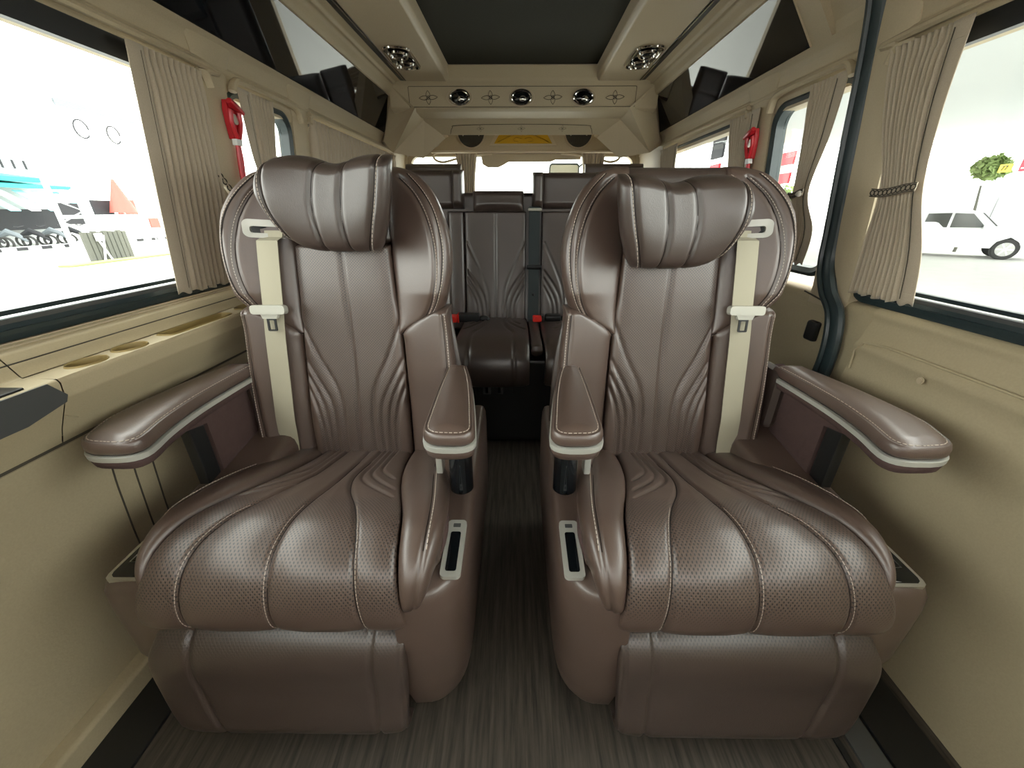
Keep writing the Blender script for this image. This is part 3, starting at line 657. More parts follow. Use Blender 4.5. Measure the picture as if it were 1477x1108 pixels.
    hlx = [(.0, -.102), (.024, -.118), (.045, -.130), (.07, -.141), (.104, -.150), (.135, -.156), (.162, -.157), (.178, -.150)]
    hg = [[(.077, .178), (.088, .150), (.093, .115), (.088, .070), (.064, .028), (.034, .002)], [(-.018, .178), (-.001, .13), (.007, .07), (-.003, .0)],
          [(-.070, .178), (-.054, .11), (-.049, .055), (-.056, .0)], [(-.136, .178), (-.130, .14), (-.112, .07), (-.084, .0)]]
    def hx(a, b, u, E): return E*(.048*np.abs((a+.022)/.13)**2.2-.004+.012*(1-np.abs(u)**2))
    def hwarp(a, b): return a, b-.016*np.exp(-((a+.040)/.042)**2)*np.clip(b/.178, 0, 1)**2-.010*np.clip((.02-b)/.06, 0, 1)*0
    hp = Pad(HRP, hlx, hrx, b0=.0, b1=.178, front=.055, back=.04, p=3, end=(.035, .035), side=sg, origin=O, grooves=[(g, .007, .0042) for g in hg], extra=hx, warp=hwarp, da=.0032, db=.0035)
    hpo = hp.build('headrest', 'leather_shaded', S); seams(hp, [[(a, min(max(b, .006), .173)) for a, b in g] for g in hg], hpo, .0010)
    stitches(hp, [[(a+.0045, b) for a, b in hg[0]], [(a-.0045, b) for a, b in hg[3]]], hpo)
    for dx in (-.055, .01):
        q = MB(); q.cyl((sg*dx, .475, .855-hr_drop), .006, .07); q.build('headrest_post', 'black_plastic', S)
    O = (0, -.45, 0)
    # --- cushion: main pad
    mr = [(.0, .112), (.10, .116), (.20, .130), (.29, .155), (.38, .187), (.45, .208), (.50, .226), (.55, .238), (.60, .238), (.70, .225)]
    ml = [(.0, -.112), (.10, -.116), (.20, -.132), (.29, -.155), (.38, -.182), (.45, -.195), (.50, -.203), (.55, -.208), (.60, -.206), (.70, -.19)]
    Sa = [(.046, .0), (.050, .14), (.062, .25), (.100, .36), (.138, .44), (.150, .49), (.154, .56), (.152, .66)]
    Sb = [(-.006, .0), (-.010, .14), (-.010, .26), (.0, .36), (.006, .45), (.008, .56), (.006, .68)]
    Sc = [(-.040, .0), (-.038, .14), (-.036, .23), (-.056, .30), (-.090, .36), (-.122, .43), (-.134, .50), (-.142, .58), (-.146, .66)]
    fine = []
    for m_ in (1, -1):
        fine += [[(m_*-.052, .0), (m_*-.052, .16), (m_*-.055, .235), (m_*-.090, .285), (m_*-.148, .33)], [(m_*-.066, .0), (m_*-.066, .16), (m_*-.071, .220), (m_*-.100, .262), (m_*-.140, .295)], [(m_*-.080, .0), (m_*-.080, .15), (m_*-.090, .205), (m_*-.125, .245)]]
    def cx_(a, b, u, E):
        d = np.minimum(np.minimum(dist_poly(a, b, Sa), dist_poly(a, b, Sb)), dist_poly(a, b, Sc))
        return E*(.0045*(1-np.exp(-(d/.028)**2))*np.clip((b-.15)/.2, 0, 1)*(.35+.65*np.clip((.60-b)/.08, 0, 1))+.008*np.abs(u)**3*np.clip((b-.3)/.2, 0, 1)*0)
    def cper(a, b): return np.clip((b-.33)/.02, 0, 1)*np.clip((.525-b)/.03, 0, 1)
    cu = pad(CUSHP, ml, mr, b0=.0, b1=.625, front=.032, back=.055, p=6, end=(.02, .02), flip=True, grooves=[(Sa, .006, .0045), (Sb, .006, .0045), (Sc, .006, .0045)]+[(g, .0045, .004) for g in fine], extra=cx_, perf=cper, da=.0032, db=.0038)
    cuo = cu.build('seat_cushion', 'leather', S); seams(cu, [[(a, min(b, .61)) for a, b in g if b > .0] for g in (Sa, Sb, Sc)], cuo, .0009)
    stitches(cu, [[(a+.004, b) for a, b in Sb[3:]], [(a-.004, b) for a, b in Sc[4:]], [(a+.004, b) for a, b in Sa[3:]]], cuo, pitch=.005, r=.0005)
    # gusset under the front corners
    for q in (1, -1):
        bi = [(.0, .114), (.10, .118), (.20, .132), (.29, .154), (.38, .183), (.45, .196), (.50, .200), (.54, .198)]
        bo_ = [(.0, .20), (.10, .212), (.20, .236), (.29, .254), (.38, .262), (.44, .258), (.50, .240), (.54, .212)]
        if q > 0: bi = [(.0, .114), (.10, .118), (.20, .132), (.29, .157), (.38, .187), (.43, .200), (.47, .205), (.50, .206)]; bo_ = [(.0, .20), (.10, .210), (.20, .232), (.29, .246), (.36, .248), (.41, .240), (.46, .226), (.50, .215)]
        L, R_ = (bi, bo_) if q > 0 else ([(b, -x) for b, x in bo_], [(b, -x) for b, x in bi])
        sgr = [([(q*.175, .0), (q*.205, .2), (q*.232, .36), (q*.238, .44), (q*.22, .52)], .005, .004)]
        f3 = lambda a, b, u, E: E*(.012*np.exp(-((b-.25)/.15)**2))
        bp_ = pad(CUSHP, L, R_, b0=.0, b1=.50 if q > 0 else .53, front=.032, back=.09, p=3, end=(.03, .06), flip=True, grooves=sgr, extra=f3)
        bb = bp_.build('cushion_bolster', 'leather', S); seams(bp_, [[(q*.175, .02), (q*.205, .2), (q*.232, .36), (q*.238, .44)]], bb)
        stitches(bp_, [[(q*.181, .02), (q*.211, .2), (q*.238, .36), (q*.244, .44)]], bb)
    q = MB(); q.tube([(sg*x, y-.45, z) for x, y, z in cr([(-.236, .62, .40), (-.247, .57, .398), (-.252, .53, .392), (-.248, .50, .385), (-.235, .47, .37)], 8)], .013, 10, flat=1.6); q.build('suede_gusset', 'suede', S)
    # --- footrest
    FP = [(.55, .245), (.48, .252), (.445, .240), (.424, .205), (.412, .15), (.398, .09), (.397, .068), (.415, .052)]
    fr = [(.0, .232), (.10, .238), (.14, .250), (.18, .252), (.22, .245), (.28, .225), (.34, .195)]; flx = [(.0, -.198), (.10, -.198), (.2, -.197), (.34, -.192)]
    fgs = [([(-.145, .0), (-.140, .15), (-.145, .33)], .005, .0045), ([(.165, .0), (.172, .12), (.165, .2), (.135, .30)], .005, .0045), ([(-.190, .05), (-.189, .30)], .004, .003)]
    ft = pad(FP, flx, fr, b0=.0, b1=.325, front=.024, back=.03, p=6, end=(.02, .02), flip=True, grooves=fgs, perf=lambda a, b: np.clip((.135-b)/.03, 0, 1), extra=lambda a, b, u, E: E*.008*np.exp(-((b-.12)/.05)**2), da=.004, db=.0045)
    ft.build('footrest', 'leather_shaded', S)
    # --- base tub
    def pod(o0, o1, nm, ztop0, ztop1, rf, fy, sd):
        """side pod: plan outline with a round front, lofted over height"""
        v = []; m = []; zs = [.03, .05, .10, .18, .26, .32, .90, .95, .985, 1.0]
        plan = []
        yb = .90
        for k in range(11):                   # quarter superellipse: straight at the footrest side, rounded away at the free side
            a = math.pi/2*k/10; ex_ = .8 if sd > 0 else .5; u_ = math.sin(a)**ex_; w_ = math.cos(a)**ex_
            plan.append(((o1-(o1-o0)*w_) if sd > 0 else (o0+(o1-o0)*w_), -rf*u_))
        if sd < 0: plan = plan[::-1]
        plan += [(o1, yb-.43), (o0, yb-.43)]; n = len(plan)
        for i, z in enumerate(zs):
            for (o, y) in plan:
                back = max(0, min(1, y/.5)); zt = ztop0+(ztop1-ztop0)*back
                zz = z if z < .33 and False else None
                t = i/(len(zs)-1); zz = .03+(zt-.03)*[0, .06, .2, .45, .7, .85, .93, .975, .994, 1.0][i]
                ins = [.02, .01, .003, 0, 0, 0, .002, .007, .015, .028][i]
                fr_ = .545+fy+.0*zz if sd > 0 else .458+.04*max(0, (.2-zz)/.17)**1.6
                oc = (o0+o1)/2; oo = oc+(o-oc)*(1-ins*2/abs(o1-o0)*1.0); yy = fr_+y+(ins if y < .1 else -ins)
                v.append((sg*oo, yy-.45, zz))
        f = [(i*n+j, i*n+(j+1) % n, (i+1)*n+(j+1) % n, (i+1)*n+j) for i in range(len(zs)-1) for j in range(n)]+[tuple(range(n)), tuple((len(zs)-1)*n+j for j in range(n))]
        return mesh_obj(nm, v, f, 'leather', S, True, 40, True)
    pod(-.302, -.185, 'base_pod', .355, .425, .11, -.015, 1); pod(.17, .314, 'base_pod', .366, .42, .028, 0, -1)
    q = MB(); q.box((0, .27, .16), (.40, .44, .26), .03); q.build('seat_base', 'leather_shaded', S)
    # inner pod socket bezel
    def zt(y, z0=.355, z1=.43, y0=.455): return z0+(z1-z0)*max(0, min(1, (y-y0)/.5))
    so_ = empty('socket_panel'); so_.parent = S
    mpz = lambda o, y, d=0: (sg*o, y-.45, zt(y)+.001+d)
    ol = rrect(.036, .115, .008, 5, -.276, .520); il = rrect(.019, .078, .004, 4, -.276, .512)
    q = MB(); q.prism(ol, lambda o, y: mpz(o, y, -.004), lambda o, y: mpz(o, y, .003)); q.build('socket_bezel', 'silver_paint', so_)
    q = MB(); q.prism(il, lambda o, y: mpz(o, y, -.003), lambda o, y: mpz(o, y, .0036)); q.build('socket_slot', 'black_gloss', so_)
    q = MB(); q.prism(rrect(.014, .008, .001, 2, -.276, .565), lambda o, y: mpz(o, y, 0), lambda o, y: mpz(o, y, .0036)); q.build('usb_port', 'grey_plastic', so_)
    # outer pod control panel
    cp_ = empty('control_panel'); cp_.parent = S
    mpo = lambda o, y, d=0: (sg*o, y-.45, zt(y, .362, .42)+.001+d)
    tri = [(.294, .446), (.301, .450), (.304, .458), (.300, .52), (.290, .58), (.225, .58), (.225, .446)]
    q = MB(); q.prism(tri, lambda o, y: mpo(o, y, -.004), lambda o, y: mpo(o, y, .003)); q.build('panel_bezel', 'silver', cp_)
    t2 = [(.290, .452), (.296, .456), (.298, .462), (.294, .515), (.284, .57), (.225, .57), (.225, .452)]
    q = MB(); q.prism(t2, lambda o, y: mpo(o, y, 0), lambda o, y: mpo(o, y, .0036)); q.build('panel_face', 'black_gloss', cp_)
    q = MB(); q.tube([mpo(o, y, .004) for o, y in ((.262, .480), (.286, .480), (.283, .515), (.262, .51))], .0009, 5, True); q.build('seat_button', 'silver', cp_)
    # --- armrests
    def arm(pts_in, pts_out, z0, z1, nm, under):
        A = empty(nm); A.parent = S
        # plan outline: rear -> tip on the inside, round the tip, back on the outside
        a_in = cr(pts_in, 8); a_out = cr(pts_out, 8)
        tipc = (a_in[-1]+a_out[-1])/2; w = np.linalg.norm(a_out[-1]-a_in[-1])/2
        d = (a_in[-1]-a_in[-2]); d /= np.linalg.norm(d); p = (a_in[-1]-tipc)/w
        def cap(n=14, k=.85): return [tipc+p*w*np.sign(math.cos(t))*abs(math.cos(t))**.7+d*w*k*abs(math.sin(t))**.7 for t in np.linspace(0, math.pi, n)[1:-1]]
        loop = list(a_in)+cap()+list(a_out[::-1]); n = len(loop)
        cen = np.mean(loop, 0); Y0 = min(q_[1] for q_ in loop); Y1 = max(q_[1] for q_ in loop)
        mid = []
        for q_ in loop:                      # inset direction: towards the centreline
            yy = min(max(q_[1], Y0+.035), Y1-.03); xi = np.interp(yy, a_in[::-1, 1], a_in[::-1, 0]); xo = np.interp(yy, a_out[::-1, 1], a_out[::-1, 0]); mid.append(np.array([(xi+xo)/2, yy]))
        def ring(ins, dz):
            r_ = []
            for q_, m_ in zip(loop, mid):
                v_ = m_-q_; L = np.linalg.norm(v_); s_ = q_+v_/max(L, 1e-6)*min(ins, L*.98)
                t = (s_[1]-Y0)/(Y1-Y0); r_.append((sg*s_[0], s_[1]-.45, z0+(z1-z0)*t+.010+dz*.76))
            return r_
        def loft(rings, name, mat, top=True):
            v = [p_ for r_ in rings for p_ in r_]; k = len(rings)
            f = [(i*n+j, i*n+(j+1) % n, (i+1)*n+(j+1) % n, (i+1)*n+j) for i in range(k-1) for j in range(n)]
            f += [tuple(range(n)), tuple((k-1)*n+j for j in range(n))]
            return mesh_obj(name, v, f, mat, A, True, 60, True)
        loft([ring(.004, -.001), ring(.0, .006), ring(.0, .018), ring(.002, .026), ring(.0045, .029), ring(.007, .0275), ring(.010, .030), ring(.016, .035), ring(.026, .039), ring(.038, .040)], 'arm_pad', 'leather')
        mb = MB(); rr = [Vector(p_) for p_ in ring(.0095, .0308)]
        for i in range(len(a_in)-30 if len(a_in) > 40 else 1, n-2):
            p0, p1 = rr[i], rr[i+1]; L = (p1-p0).length; k = max(1, int(L/.006))
            for j in range(k): mb.tube([p0.lerp(p1, (j+.15)/k), p0.lerp(p1, (j+.8)/k)], .0007, 4)
        o_ = mb.build('stitching', 'thread', A, fix=False); o_['kind'] = 'stuff'
        loft([ring(.003, -.016), ring(-.0015, -.015), ring(-.002, -.003), ring(.002, -.001)], 'arm_trim', 'silver_paint')
        loft([ring(.012, -.040), ring(.003, -.034), ring(.0005, -.022), ring(.0015, -.016)], 'arm_underside', under)
        return A
    ao = arm([(.252, .88), (.252, .78), (.248, .68), (.236, .60), (.222, .55)], [(.322, .88), (.340, .78), (.349, .68), (.347, .60), (.330, .55)], .562, .552, 'outer_armrest', 'suede')
    ai = arm([(-.270, .87), (-.288, .79), (-.304, .69), (-.318, .575)], [(-.222, .87), (-.222, .79), (-.224, .69), (-.228, .575)], .562, .556, 'inner_armrest', 'leather')
    q = MB(); q.cyl((sg*-.277, .645-.45, .47), .024, .14, n=24, bev=.003); q.build('arm_post', 'black_gloss', ai)
    q = MB(); q.box((sg*-.228, .68-.45, .48), (.014, .03, .12), .003); q.build('arm_hinge', 'silver_paint', ai)
    # outer arm support panel: suede, with a dark strut
    q = MB(); q.prism([(.712, .34), (.92, .34), (.92, .575), (.56, .560), (.575, .548), (.64, .530), (.712, .515)], lambda y, z: (sg*(.270+.03*(y-.6)), y-.45, z), lambda y, z: (sg*(.292+.03*(y-.6)), y-.45, z)); q.build('arm_bracket', 'suede', ao)
    q = MB(); q.box((sg*.288, .688-.45, .45), (.024, .040, .20), .005, RX(.0)); q.build('arm_strut', 'black_plastic', ao)
    q = MB(); q.box((sg*.265, .90-.45, .50), (.04, .10, .16), .02); q.build('arm_mount', 'leather_shaded', ao)
    # --- belt
    B = empty('seat_belt'); B.parent = S
    wb = [(.146, .637), (.152, .56), (.158, .47), (.164, .40), (.170, .30), (.178, .18), (.187, .06), (.189, .03)]
    def surf(a, b): return (wing_out if b > .44 else bol_out).at([a], [min(b, .63)], 0)[0]
    hh = .0235; c = cr(wb, 8); v = []
    for a, b in c:
        pp = (wing_out.h(np.array([a]), np.array([b]))[0] if b > .46 else bol_out.h(np.array([a]), np.array([b]))[0])
        tgt = .078 if b > .2 else .078-(.2-b)*.12
        h_ = max(pp+.003, tgt) if b < .62 else pp+.006
        for w_ in (-hh, -hh*.33, hh*.33, hh): v.append(bol_out.pos(np.array([a+w_]), np.array([b]), np.array([h_+.001*(abs(w_) < .01)]))[0])
    n = len(c); vv = v+[p_+np.array([0, .0018, 0]) for p_ in v]
    f = []
    for i in range(n-1):
        for j in range(3): f.append((i*4+j, i*4+j+1, i*4+j+5, i*4+j+4)); k = 4*n; f.append((k+i*4+j, k+i*4+j+4, k+i*4+j+5, k+i*4+j+1))
        f.append((i*4, i*4+4, 4*n+i*4+4, 4*n+i*4)); f.append((i*4+3, 4*n+i*4+3, 4*n+i*4+7, i*4+7))
    mesh_obj('belt_webbing', vv, f, 'belt_tan', B, True, 40, True)
    def BP(a, b, d): return tuple(bol_out.pos(np.array([a]), np.array([b]), np.array([d]))[0])
    tb = .467
    q = MB(); q.prism(rrect(.078, .020, .007, 4, .160, tb), lambda a, b: BP(a, b, .082), lambda a, b: BP(a, b, .098)); tg = q.build('belt_tongue_grip', 'belt_plastic', B)
    q = MB(); q.prism([(.139, tb-.008), (.181, tb-.008), (.176, tb-.020), (.144, tb-.020)], lambda a, b: BP(a, b, .083), lambda a, b: BP(a, b, .093)); q.build('belt_tongue_neck', 'belt_plastic', B)
    fr_ = rrect(.021, .032, .003, 3, .159, tb-.032); fi = rrect(.012, .021, .002, 3, .159, tb-.034)
    n = len(fr_); v = [BP(a, b, .087) for a, b in fr_]+[BP(a, b, .090) for a, b in fr_]+[BP(a, b, .090) for a, b in fi]+[BP(a, b, .087) for a, b in fi]
    mesh_obj('belt_tongue_plate', v, [(k*n+i, k*n+(i+1) % n, ((k+1) % 4)*n+(i+1) % n, ((k+1) % 4)*n+i) for k in range(4) for i in range(n)], 'black_plastic', B, False, None, True)
    # belt slot bezel on the outer wing
    def WP(a, b, d): return tuple(wing_out.at([a], [b], d)[0])
    ln = rrect(.100, .038, .012, 6, .146, .640); li = rrect(.080, .014, .005, 4, .144, .638)
    q = MB(); n = len(ln); m_ = len(li)
    lo2 = [(li[int(i*m_/n) % m_]) for i in range(n)]
    v = [WP(a, b, -.004) for a, b in ln]+[WP(a*.99+.0016, b*.99+.0064, .007) for a, b in ln]+[WP(a, b, .006) for a, b in lo2]+[WP(a, b, -.003) for a, b in lo2]
    mesh_obj('belt_bezel', v, [(k*n+i, k*n+(i+1) % n, (k+1)*n+(i+1) % n, (k+1)*n+i) for k in range(3) for i in range(n)], 'silver_paint', B, True, 50, True)
    q = MB(); q.prism(li, lambda a, b: WP(a, b, -.004), lambda a, b: WP(a, b, .0015)); q.build('belt_slot', 'black_plastic', B)
    return S
captain_seat('brown leather captain seat with beige belt, on the left, its headrest raised high', -1, -.387, 0, 0.0, .010)
captain_seat('brown leather captain seat with beige belt, on the right, its headrest pushed low', 1, .380, 0, .034, -.024)

# ------------------------------------------------------------------ rear bench and last row
BP2 = [(1.835, .40), (1.845, .48), (1.875, .62), (1.91, .78), (1.94, .94), (1.95, 1.02)]
T = thing('rear_bench', 'brown leather bench row with three backrests behind the captain seats', 'bench', (0, 1.8, 0))
def bpad(*a, **k): return Pad(*a, side=1, origin=(0, -1.8, 0), **k)
HB = {'A': [(.130, .395), (.046, .20), (.036, .06), (.036, .0)], 'B': [(.130, .27), (.074, .19), (.050, .12), (.047, .0)], 'C': [(.130, .235), (.082, .15), (.068, .08), (.066, .0)], 'D': [(.130, .20), (.095, .13), (.088, .06), (.087, .0)]}
for cx in (-.495, -.092, .262):
    gs = []
    for g in HB.values(): gs += [([(cx+a, b) for a, b in g], .007, .0045), ([(cx-a, b) for a, b in g], .007, .0045)]
    gs.append(([(cx, 0), (cx, .52)], .007, .0045))
    w = .139 if cx < .2 else .145
    L = [(0, cx-w), (.3, cx-w), (.6, cx-w)]; R_ = [(0, cx+w), (.3, cx+w), (.6, cx+w)]
    bpad(BP2, L, R_, b0=.0, b1=.535, front=.045, back=.08, p=10, end=(.02, .012), grooves=gs, da=.004, db=.006).build('back_panel', 'leather_shaded', T)
for x0, x1 in ((-.72, -.64), (-.312, -.234), (.410, .50)):
    bpad(BP2, [(0, x0), (.3, x0), (.6, x0)], [(0, x1), (.3, x1), (.6, x1)], b0=.0, b1=.535, front=.05, back=.08, p=4, end=(.02, .012), da=.01, db=.01).build('back_side', 'leather_shaded', T)
bpad(BP2, [(0, -.70), (.4, -.70), (.65, -.68)], [(0, .50), (.4, .50), (.65, .48)], b0=.0, b1=.615, front=.015, back=.09, p=12, end=(.02, .02), da=.03, db=.02).build('back_shell', 'leather_shaded', T)
CP2 = [(1.90, .425), (1.80, .430), (1.60, .435), (1.47, .435), (1.41, .415), (1.39, .37), (1.40, .32), (1.43, .28)]
for cx, w in ((-.495, .17), (-.092, .148), (.300, .185)):
    gs = []
    for m_ in (1, -1):
        for g in ([(.030, .0), (.038, .2), (.060, .30), (.085, .38), (.088, .6)], [(.055, .0), (.060, .17), (.10, .26), (.13, .29)], [(.075, .0), (.078, .15), (.11, .21)]): gs.append(([(cx+m_*a, b) for a, b in g], .007, .005))
    L = [(0, cx-w), (.3, cx-w), (.62, cx-w)]; R_ = [(0, cx+w), (.3, cx+w), (.62, cx+w)]
    bpad(CP2, L, R_, b0=.0, b1=.62, front=.03, back=.05, p=8, end=(.02, .03), flip=True, grooves=gs, da=.006, db=.007, extra=lambda a, b, u, E: E*.008*(1-u*u)).build('seat_cushion', 'leather_shaded', T)
q = MB(); q.box((.084, 1.62-1.8, .432), (.052, .42, .05), .02); q.build('cushion_divider', 'leather_shaded', T)
# head restraints
def hrest(cx, z0, z1, w, y, kind, par, oy=0):
    H_ = empty('headrest'); H_.parent = par
    hp_ = [(y-oy, z0), (y-oy+.012, (z0+z1)/2), (y-oy+.02, z1)]
    def P_(x0, x1, nm, mat, front=.045, p=4, ex=None, zl=0, zh=None):
        L_ = z1-z0
        Pad(hp_, [(0, x0), (L_*.5, x0), (L_, x0)], [(0, x1), (L_*.5, x1), (L_, x1)], b0=zl, b1=(zh or L_)*.999, front=front, back=.04, p=p, end=(.025, .03), side=1, extra=ex, da=.008, db=.006).build(nm, mat, H_)
    if kind == 'wing':
        P_(cx-w/2+.045, cx+w/2-.045, 'pillow', 'leather_shaded', .045, 8)
        for s_ in (-1, 1):
            a, b_ = sorted((cx+s_*(w/2-.05), cx+s_*w/2)); P_(a, b_, 'side_wing', 'leather_shaded', .085, 3)
    elif kind == 'round': P_(cx-w/2, cx+w/2, 'pillow', 'leather_shaded', .05, 3)
    else:
        P_(cx-w/2, cx+w/2, 'pillow', 'leather_shaded', .04, 5, lambda a, b, u, E: -E*.006*np.exp(-(np.abs(np.abs(u)-.36)/.03)**2))
hrest(-.40, .935, 1.095, .335, 1.93, 'wing', T, 1.8); hrest(.235, .935, 1.085, .325, 1.93, 'wing', T, 1.8); hrest(-.078, .925, 1.012, .225, 1.895, 'round', T, 1.8)
# dark belt of the centre place, with slider and anchor
B = empty('seat_belt'); B.parent = T
q = MB(); q.prism([(.060, -.02), (.108, -.02), (.108, .55), (.060, .55)], lambda a, b: tuple(bpad(BP2, [(0, 0), (1, 0)], [(0, 1), (1, 1)]).pos(np.array([a]), np.array([b]), np.array([.050]))[0]), lambda a, b: tuple(bpad(BP2, [(0, 0), (1, 0)], [(0, 1), (1, 1)]).pos(np.array([a]), np.array([b]), np.array([.012]))[0])); q.build('belt_webbing', 'belt_dark', B)
q = MB(); q.box((.084, 1.825-1.8, .695), (.068, .012, .018), .004); q.build('belt_slider', 'black_plastic', B)
q = MB(); q.sph((.082, 1.80-1.8, .575), .007, (1, .5, 1)); q.build('belt_stud', 'black_plastic', B)
q = MB(); q.box((.084, 1.86-1.8, .935), (.06, .03, .012), .004); q.build('belt_guide', 'belt_plastic', B)
def buckle(x0, ln, w=.032):
    K = empty('belt_buckle'); K.parent = T
    q = MB(); q.box((x0+.055, -.045, .478), (ln, .05, w), .010, RZ(-.05)); q.build('buckle_body', 'black_plastic', K)
    q = MB(); q.box((x0-.018, -.048, .474), (.042, .045, w*.8), .006); q.build('buckle_button', 'red_bright', K)
    q = MB(); q.box((x0+.008, -.047, .477), (.010, .048, w), .004); q.build('buckle_mouth', 'red_bright' if ln > .1 else 'black_plastic', K)
    q = MB(); q.sph((x0+.125 if ln > .1 else x0+.11, -.04, .47), .02, (1.4, .8, .8)); q.build('buckle_tail', 'black_plastic', K)
buckle(-.272, .105, .040); buckle(.118, .075, .030)
q = MB(); q.box((-.05, 1.66-1.8, .20), (1.20, .46, .38), .02); q.build('bench_base', 'black_plastic', T)
SP = empty('socket_plate'); SP.parent = T
q = MB(); q.box((-.085, 1.426-1.8, .265), (.15, .006, .06), .003); q.build('plate', 'black_plastic', SP)
for dx in (-.115, -.065):
    q = MB(); q.box((dx, 1.421-1.8, .265), (.032, .006, .042), .003); s_ = q.build('usb_socket', 'grey_plastic', SP)
    q = MB(); q.box((dx, 1.4165-1.8, .265), (.010, .003, .026)); q.build('port', 'black_gloss', s_)
# last row
for cx, w, z1, lb in ((-.49, .33, 1.185, 'last row brown leather seat with flat headrest, left of the rear window view'), (.58, .345, 1.185, 'last row brown leather seat with flat headrest, right of the rear window view')):
    R = thing('last_row_seat', lb, 'seat', (cx, 2.6, 0), 0, 'last row seats')
    Pad([(2.58-2.6, .45), (2.62-2.6, .75), (2.66-2.6, 1.02)], [(0, -.2), (.3, -.2), (.6, -.18)], [(0, .2), (.3, .2), (.6, .18)], b0=0, b1=.57, front=.05, back=.06, p=4, end=(.03, .04), da=.015, db=.015).build('backrest', 'leather_shaded', R)
    Pad([(2.66-2.6, .44), (2.4-2.6, .45), (2.2-2.6, .45), (2.16-2.6, .40), (2.18-2.6, .30)], [(0, -.2), (.3, -.2), (.8, -.2)], [(0, .2), (.3, .2), (.8, .2)], b0=0, b1=.60, front=.05, back=.06, p=4, end=(.03, .04), flip=True, da=.015, db=.015).build('seat_cushion', 'leather_shaded', R)
    q = MB(); q.box((0, -.17, .2), (.38, .40, .40), .02); q.build('seat_base', 'black_plastic', R)
    hrest(0, 1.035, z1, w, 2.60, 'flat', R, 2.6)

# ------------------------------------------------------------------ curtains
def curtain(name, rows, sgn, n, label, group=None, hem=.12, lead=-1, amp=.0062, tie=None, rear=False, plane=None, hemw=None, d0=.020, par=None):
    """rows: [(z, y_near, y_far)] from top to bottom; lead -1: flat stitched edge on the near side"""
    rw = cr([(z, a, b) for z, a, b in rows], 8); t_ = thing(name, label, 'curtain', (0, 0, 0), 0, group)
    nu = n*9; us = np.linspace(0, 1, nu+1); V = []
    zt, zb = rows[0][0], rows[-1][0]
    for z, a, b in rw:
        for u in us:
            k = u if lead < 0 else 1-u
            if k < hem: dn = .004+.002*math.sin(k/hem*math.pi)
            else: 
                ph = (k-hem)/(1-hem)*n*2*math.pi; dn = amp*(1.35*(abs(math.sin(ph/2))**.7*2-1)+.12*math.sin(1.7*ph+z*9))+.004*math.sin(z*17+u*5)*.4
                pinch = 1-.45*math.exp(-((z-zt+.015)/.02)**2); dn *= pinch
            bot = .004*math.sin(u*n*math.pi)*max(0, (zb+.03-z)/.03)
            y = a+(b-a)*u; zz = z+bot
            if rear: V.append((y, YB-.045-dn-amp, zz))
            else: V.append(wallpt(sgn, y, zz, d0+dn))
    m = len(rw); w = nu+1
    F = [(i*w+j, i*w+j+1, (i+1)*w+j+1, (i+1)*w+j) for i in range(m-1) for j in range(nu)]
    o = mesh_obj('curtain_cloth', V, F, 'curtain', t_, True); s = o.modifiers.new('th', 'SOLIDIFY'); s.thickness = .0016
    def pt(z, u, off):
        a = np.interp(-z, -rw[:, 0], rw[:, 1]); b = np.interp(-z, -rw[:, 0], rw[:, 2]); y = a+(b-a)*u
        return (y, YB-.05-off-.008, z) if rear else wallpt(sgn, y, z, d0+off)
    if hem > 0:
        k = hem*.75; uu = k if lead < 0 else 1-k
        q = MB(); q.tube([pt(z, uu, .0068) for z in np.linspace(zt-.01, zb+.01, 20)], .0008, 5); q.build('hem_seam', 'seam_dark', t_)
        for z0_ in (zt-.028, zb+.022):
            q = MB(); q.tube([pt(z0_, (x if lead < 0 else 1-x), .0065) for x in np.linspace(.02, hem*.95, 6)], .0006, 5); q.build('hem_seam', 'curtain', t_)
    if tie:
        zt_, button = tie; L = []
        for u in np.linspace(-.03, 1.03, 24): L.append(pt(zt_+.004*math.cos(u*4), u, .012+amp*1.2))
        q = MB(); 
        nn = len(L); v = []
        for p in L:
            for dz, dd in ((-.008, 0), (.008, 0)): v.append((p[0], p[1], p[2]+dz))
        q.add(v, [(2*i, 2*i+2, 2*i+3, 2*i+1) for i in range(nn-1)]); bd = q.build('tie_band', 'curtain', t_, fix=False); sm_ = bd.modifiers.new('th', 'SOLIDIFY'); sm_.thickness = .002; sm_.offset = 0
        for dz in (-.007, .007):
            q = MB(); q.tube([(p[0]-(0 if rear else sgn*.0016), p[1]-(.0016 if rear else 0), p[2]+dz) for p in L], .0009, 5); q.build('band_edge', 'seam_dark', bd)
        nl = max(3, int(nn/2.2))
        for i in range(nl):
            j = (i+.5)/nl*(nn-1); p = Vector(L[int(j)]).lerp(Vector(L[min(nn-1, int(j)+1)]), j % 1); d = (Vector(L[min(nn-1, int(j)+1)])-Vector(L[int(j)])).normalized(); hl = (Vector(L[-1])-Vector(L[0])).length/nl*.56
            q = MB(); q.tube([p+d*hl*math.cos(a)+Vector((0 if rear else -sgn*.0018, -.0018 if rear else 0, .0048*math.sin(a))) for a in np.linspace(0, 2*math.pi, 12, endpoint=False)], .0011, 5, True); q.build('chain_link', 'seam_dark', bd)
        if button is not None:
            q = MB(); q.sph(pt(zt_, button, .018+amp), .008, (1, 1, 1)); q.build('pearl_button', 'pearl', bd)
    return t_
curtain('side_curtain', [(1.225, .915, 1.105), (1.0, .905, 1.11), (.752, .895, 1.10)], -1, 10, 'pleated taupe curtain at the large left window, flat seamed edge towards the glass', 'open side curtains', hem=.20)
curtain('side_curtain', [(1.225, 1.225, 1.39), (1.08, 1.25, 1.37), (.96, 1.285, 1.345), (.78, 1.25, 1.36)], -1, 7, 'narrow gathered taupe curtain in the small left window beside the red hammer', 'open side curtains', hem=.3, tie=(.955, None))
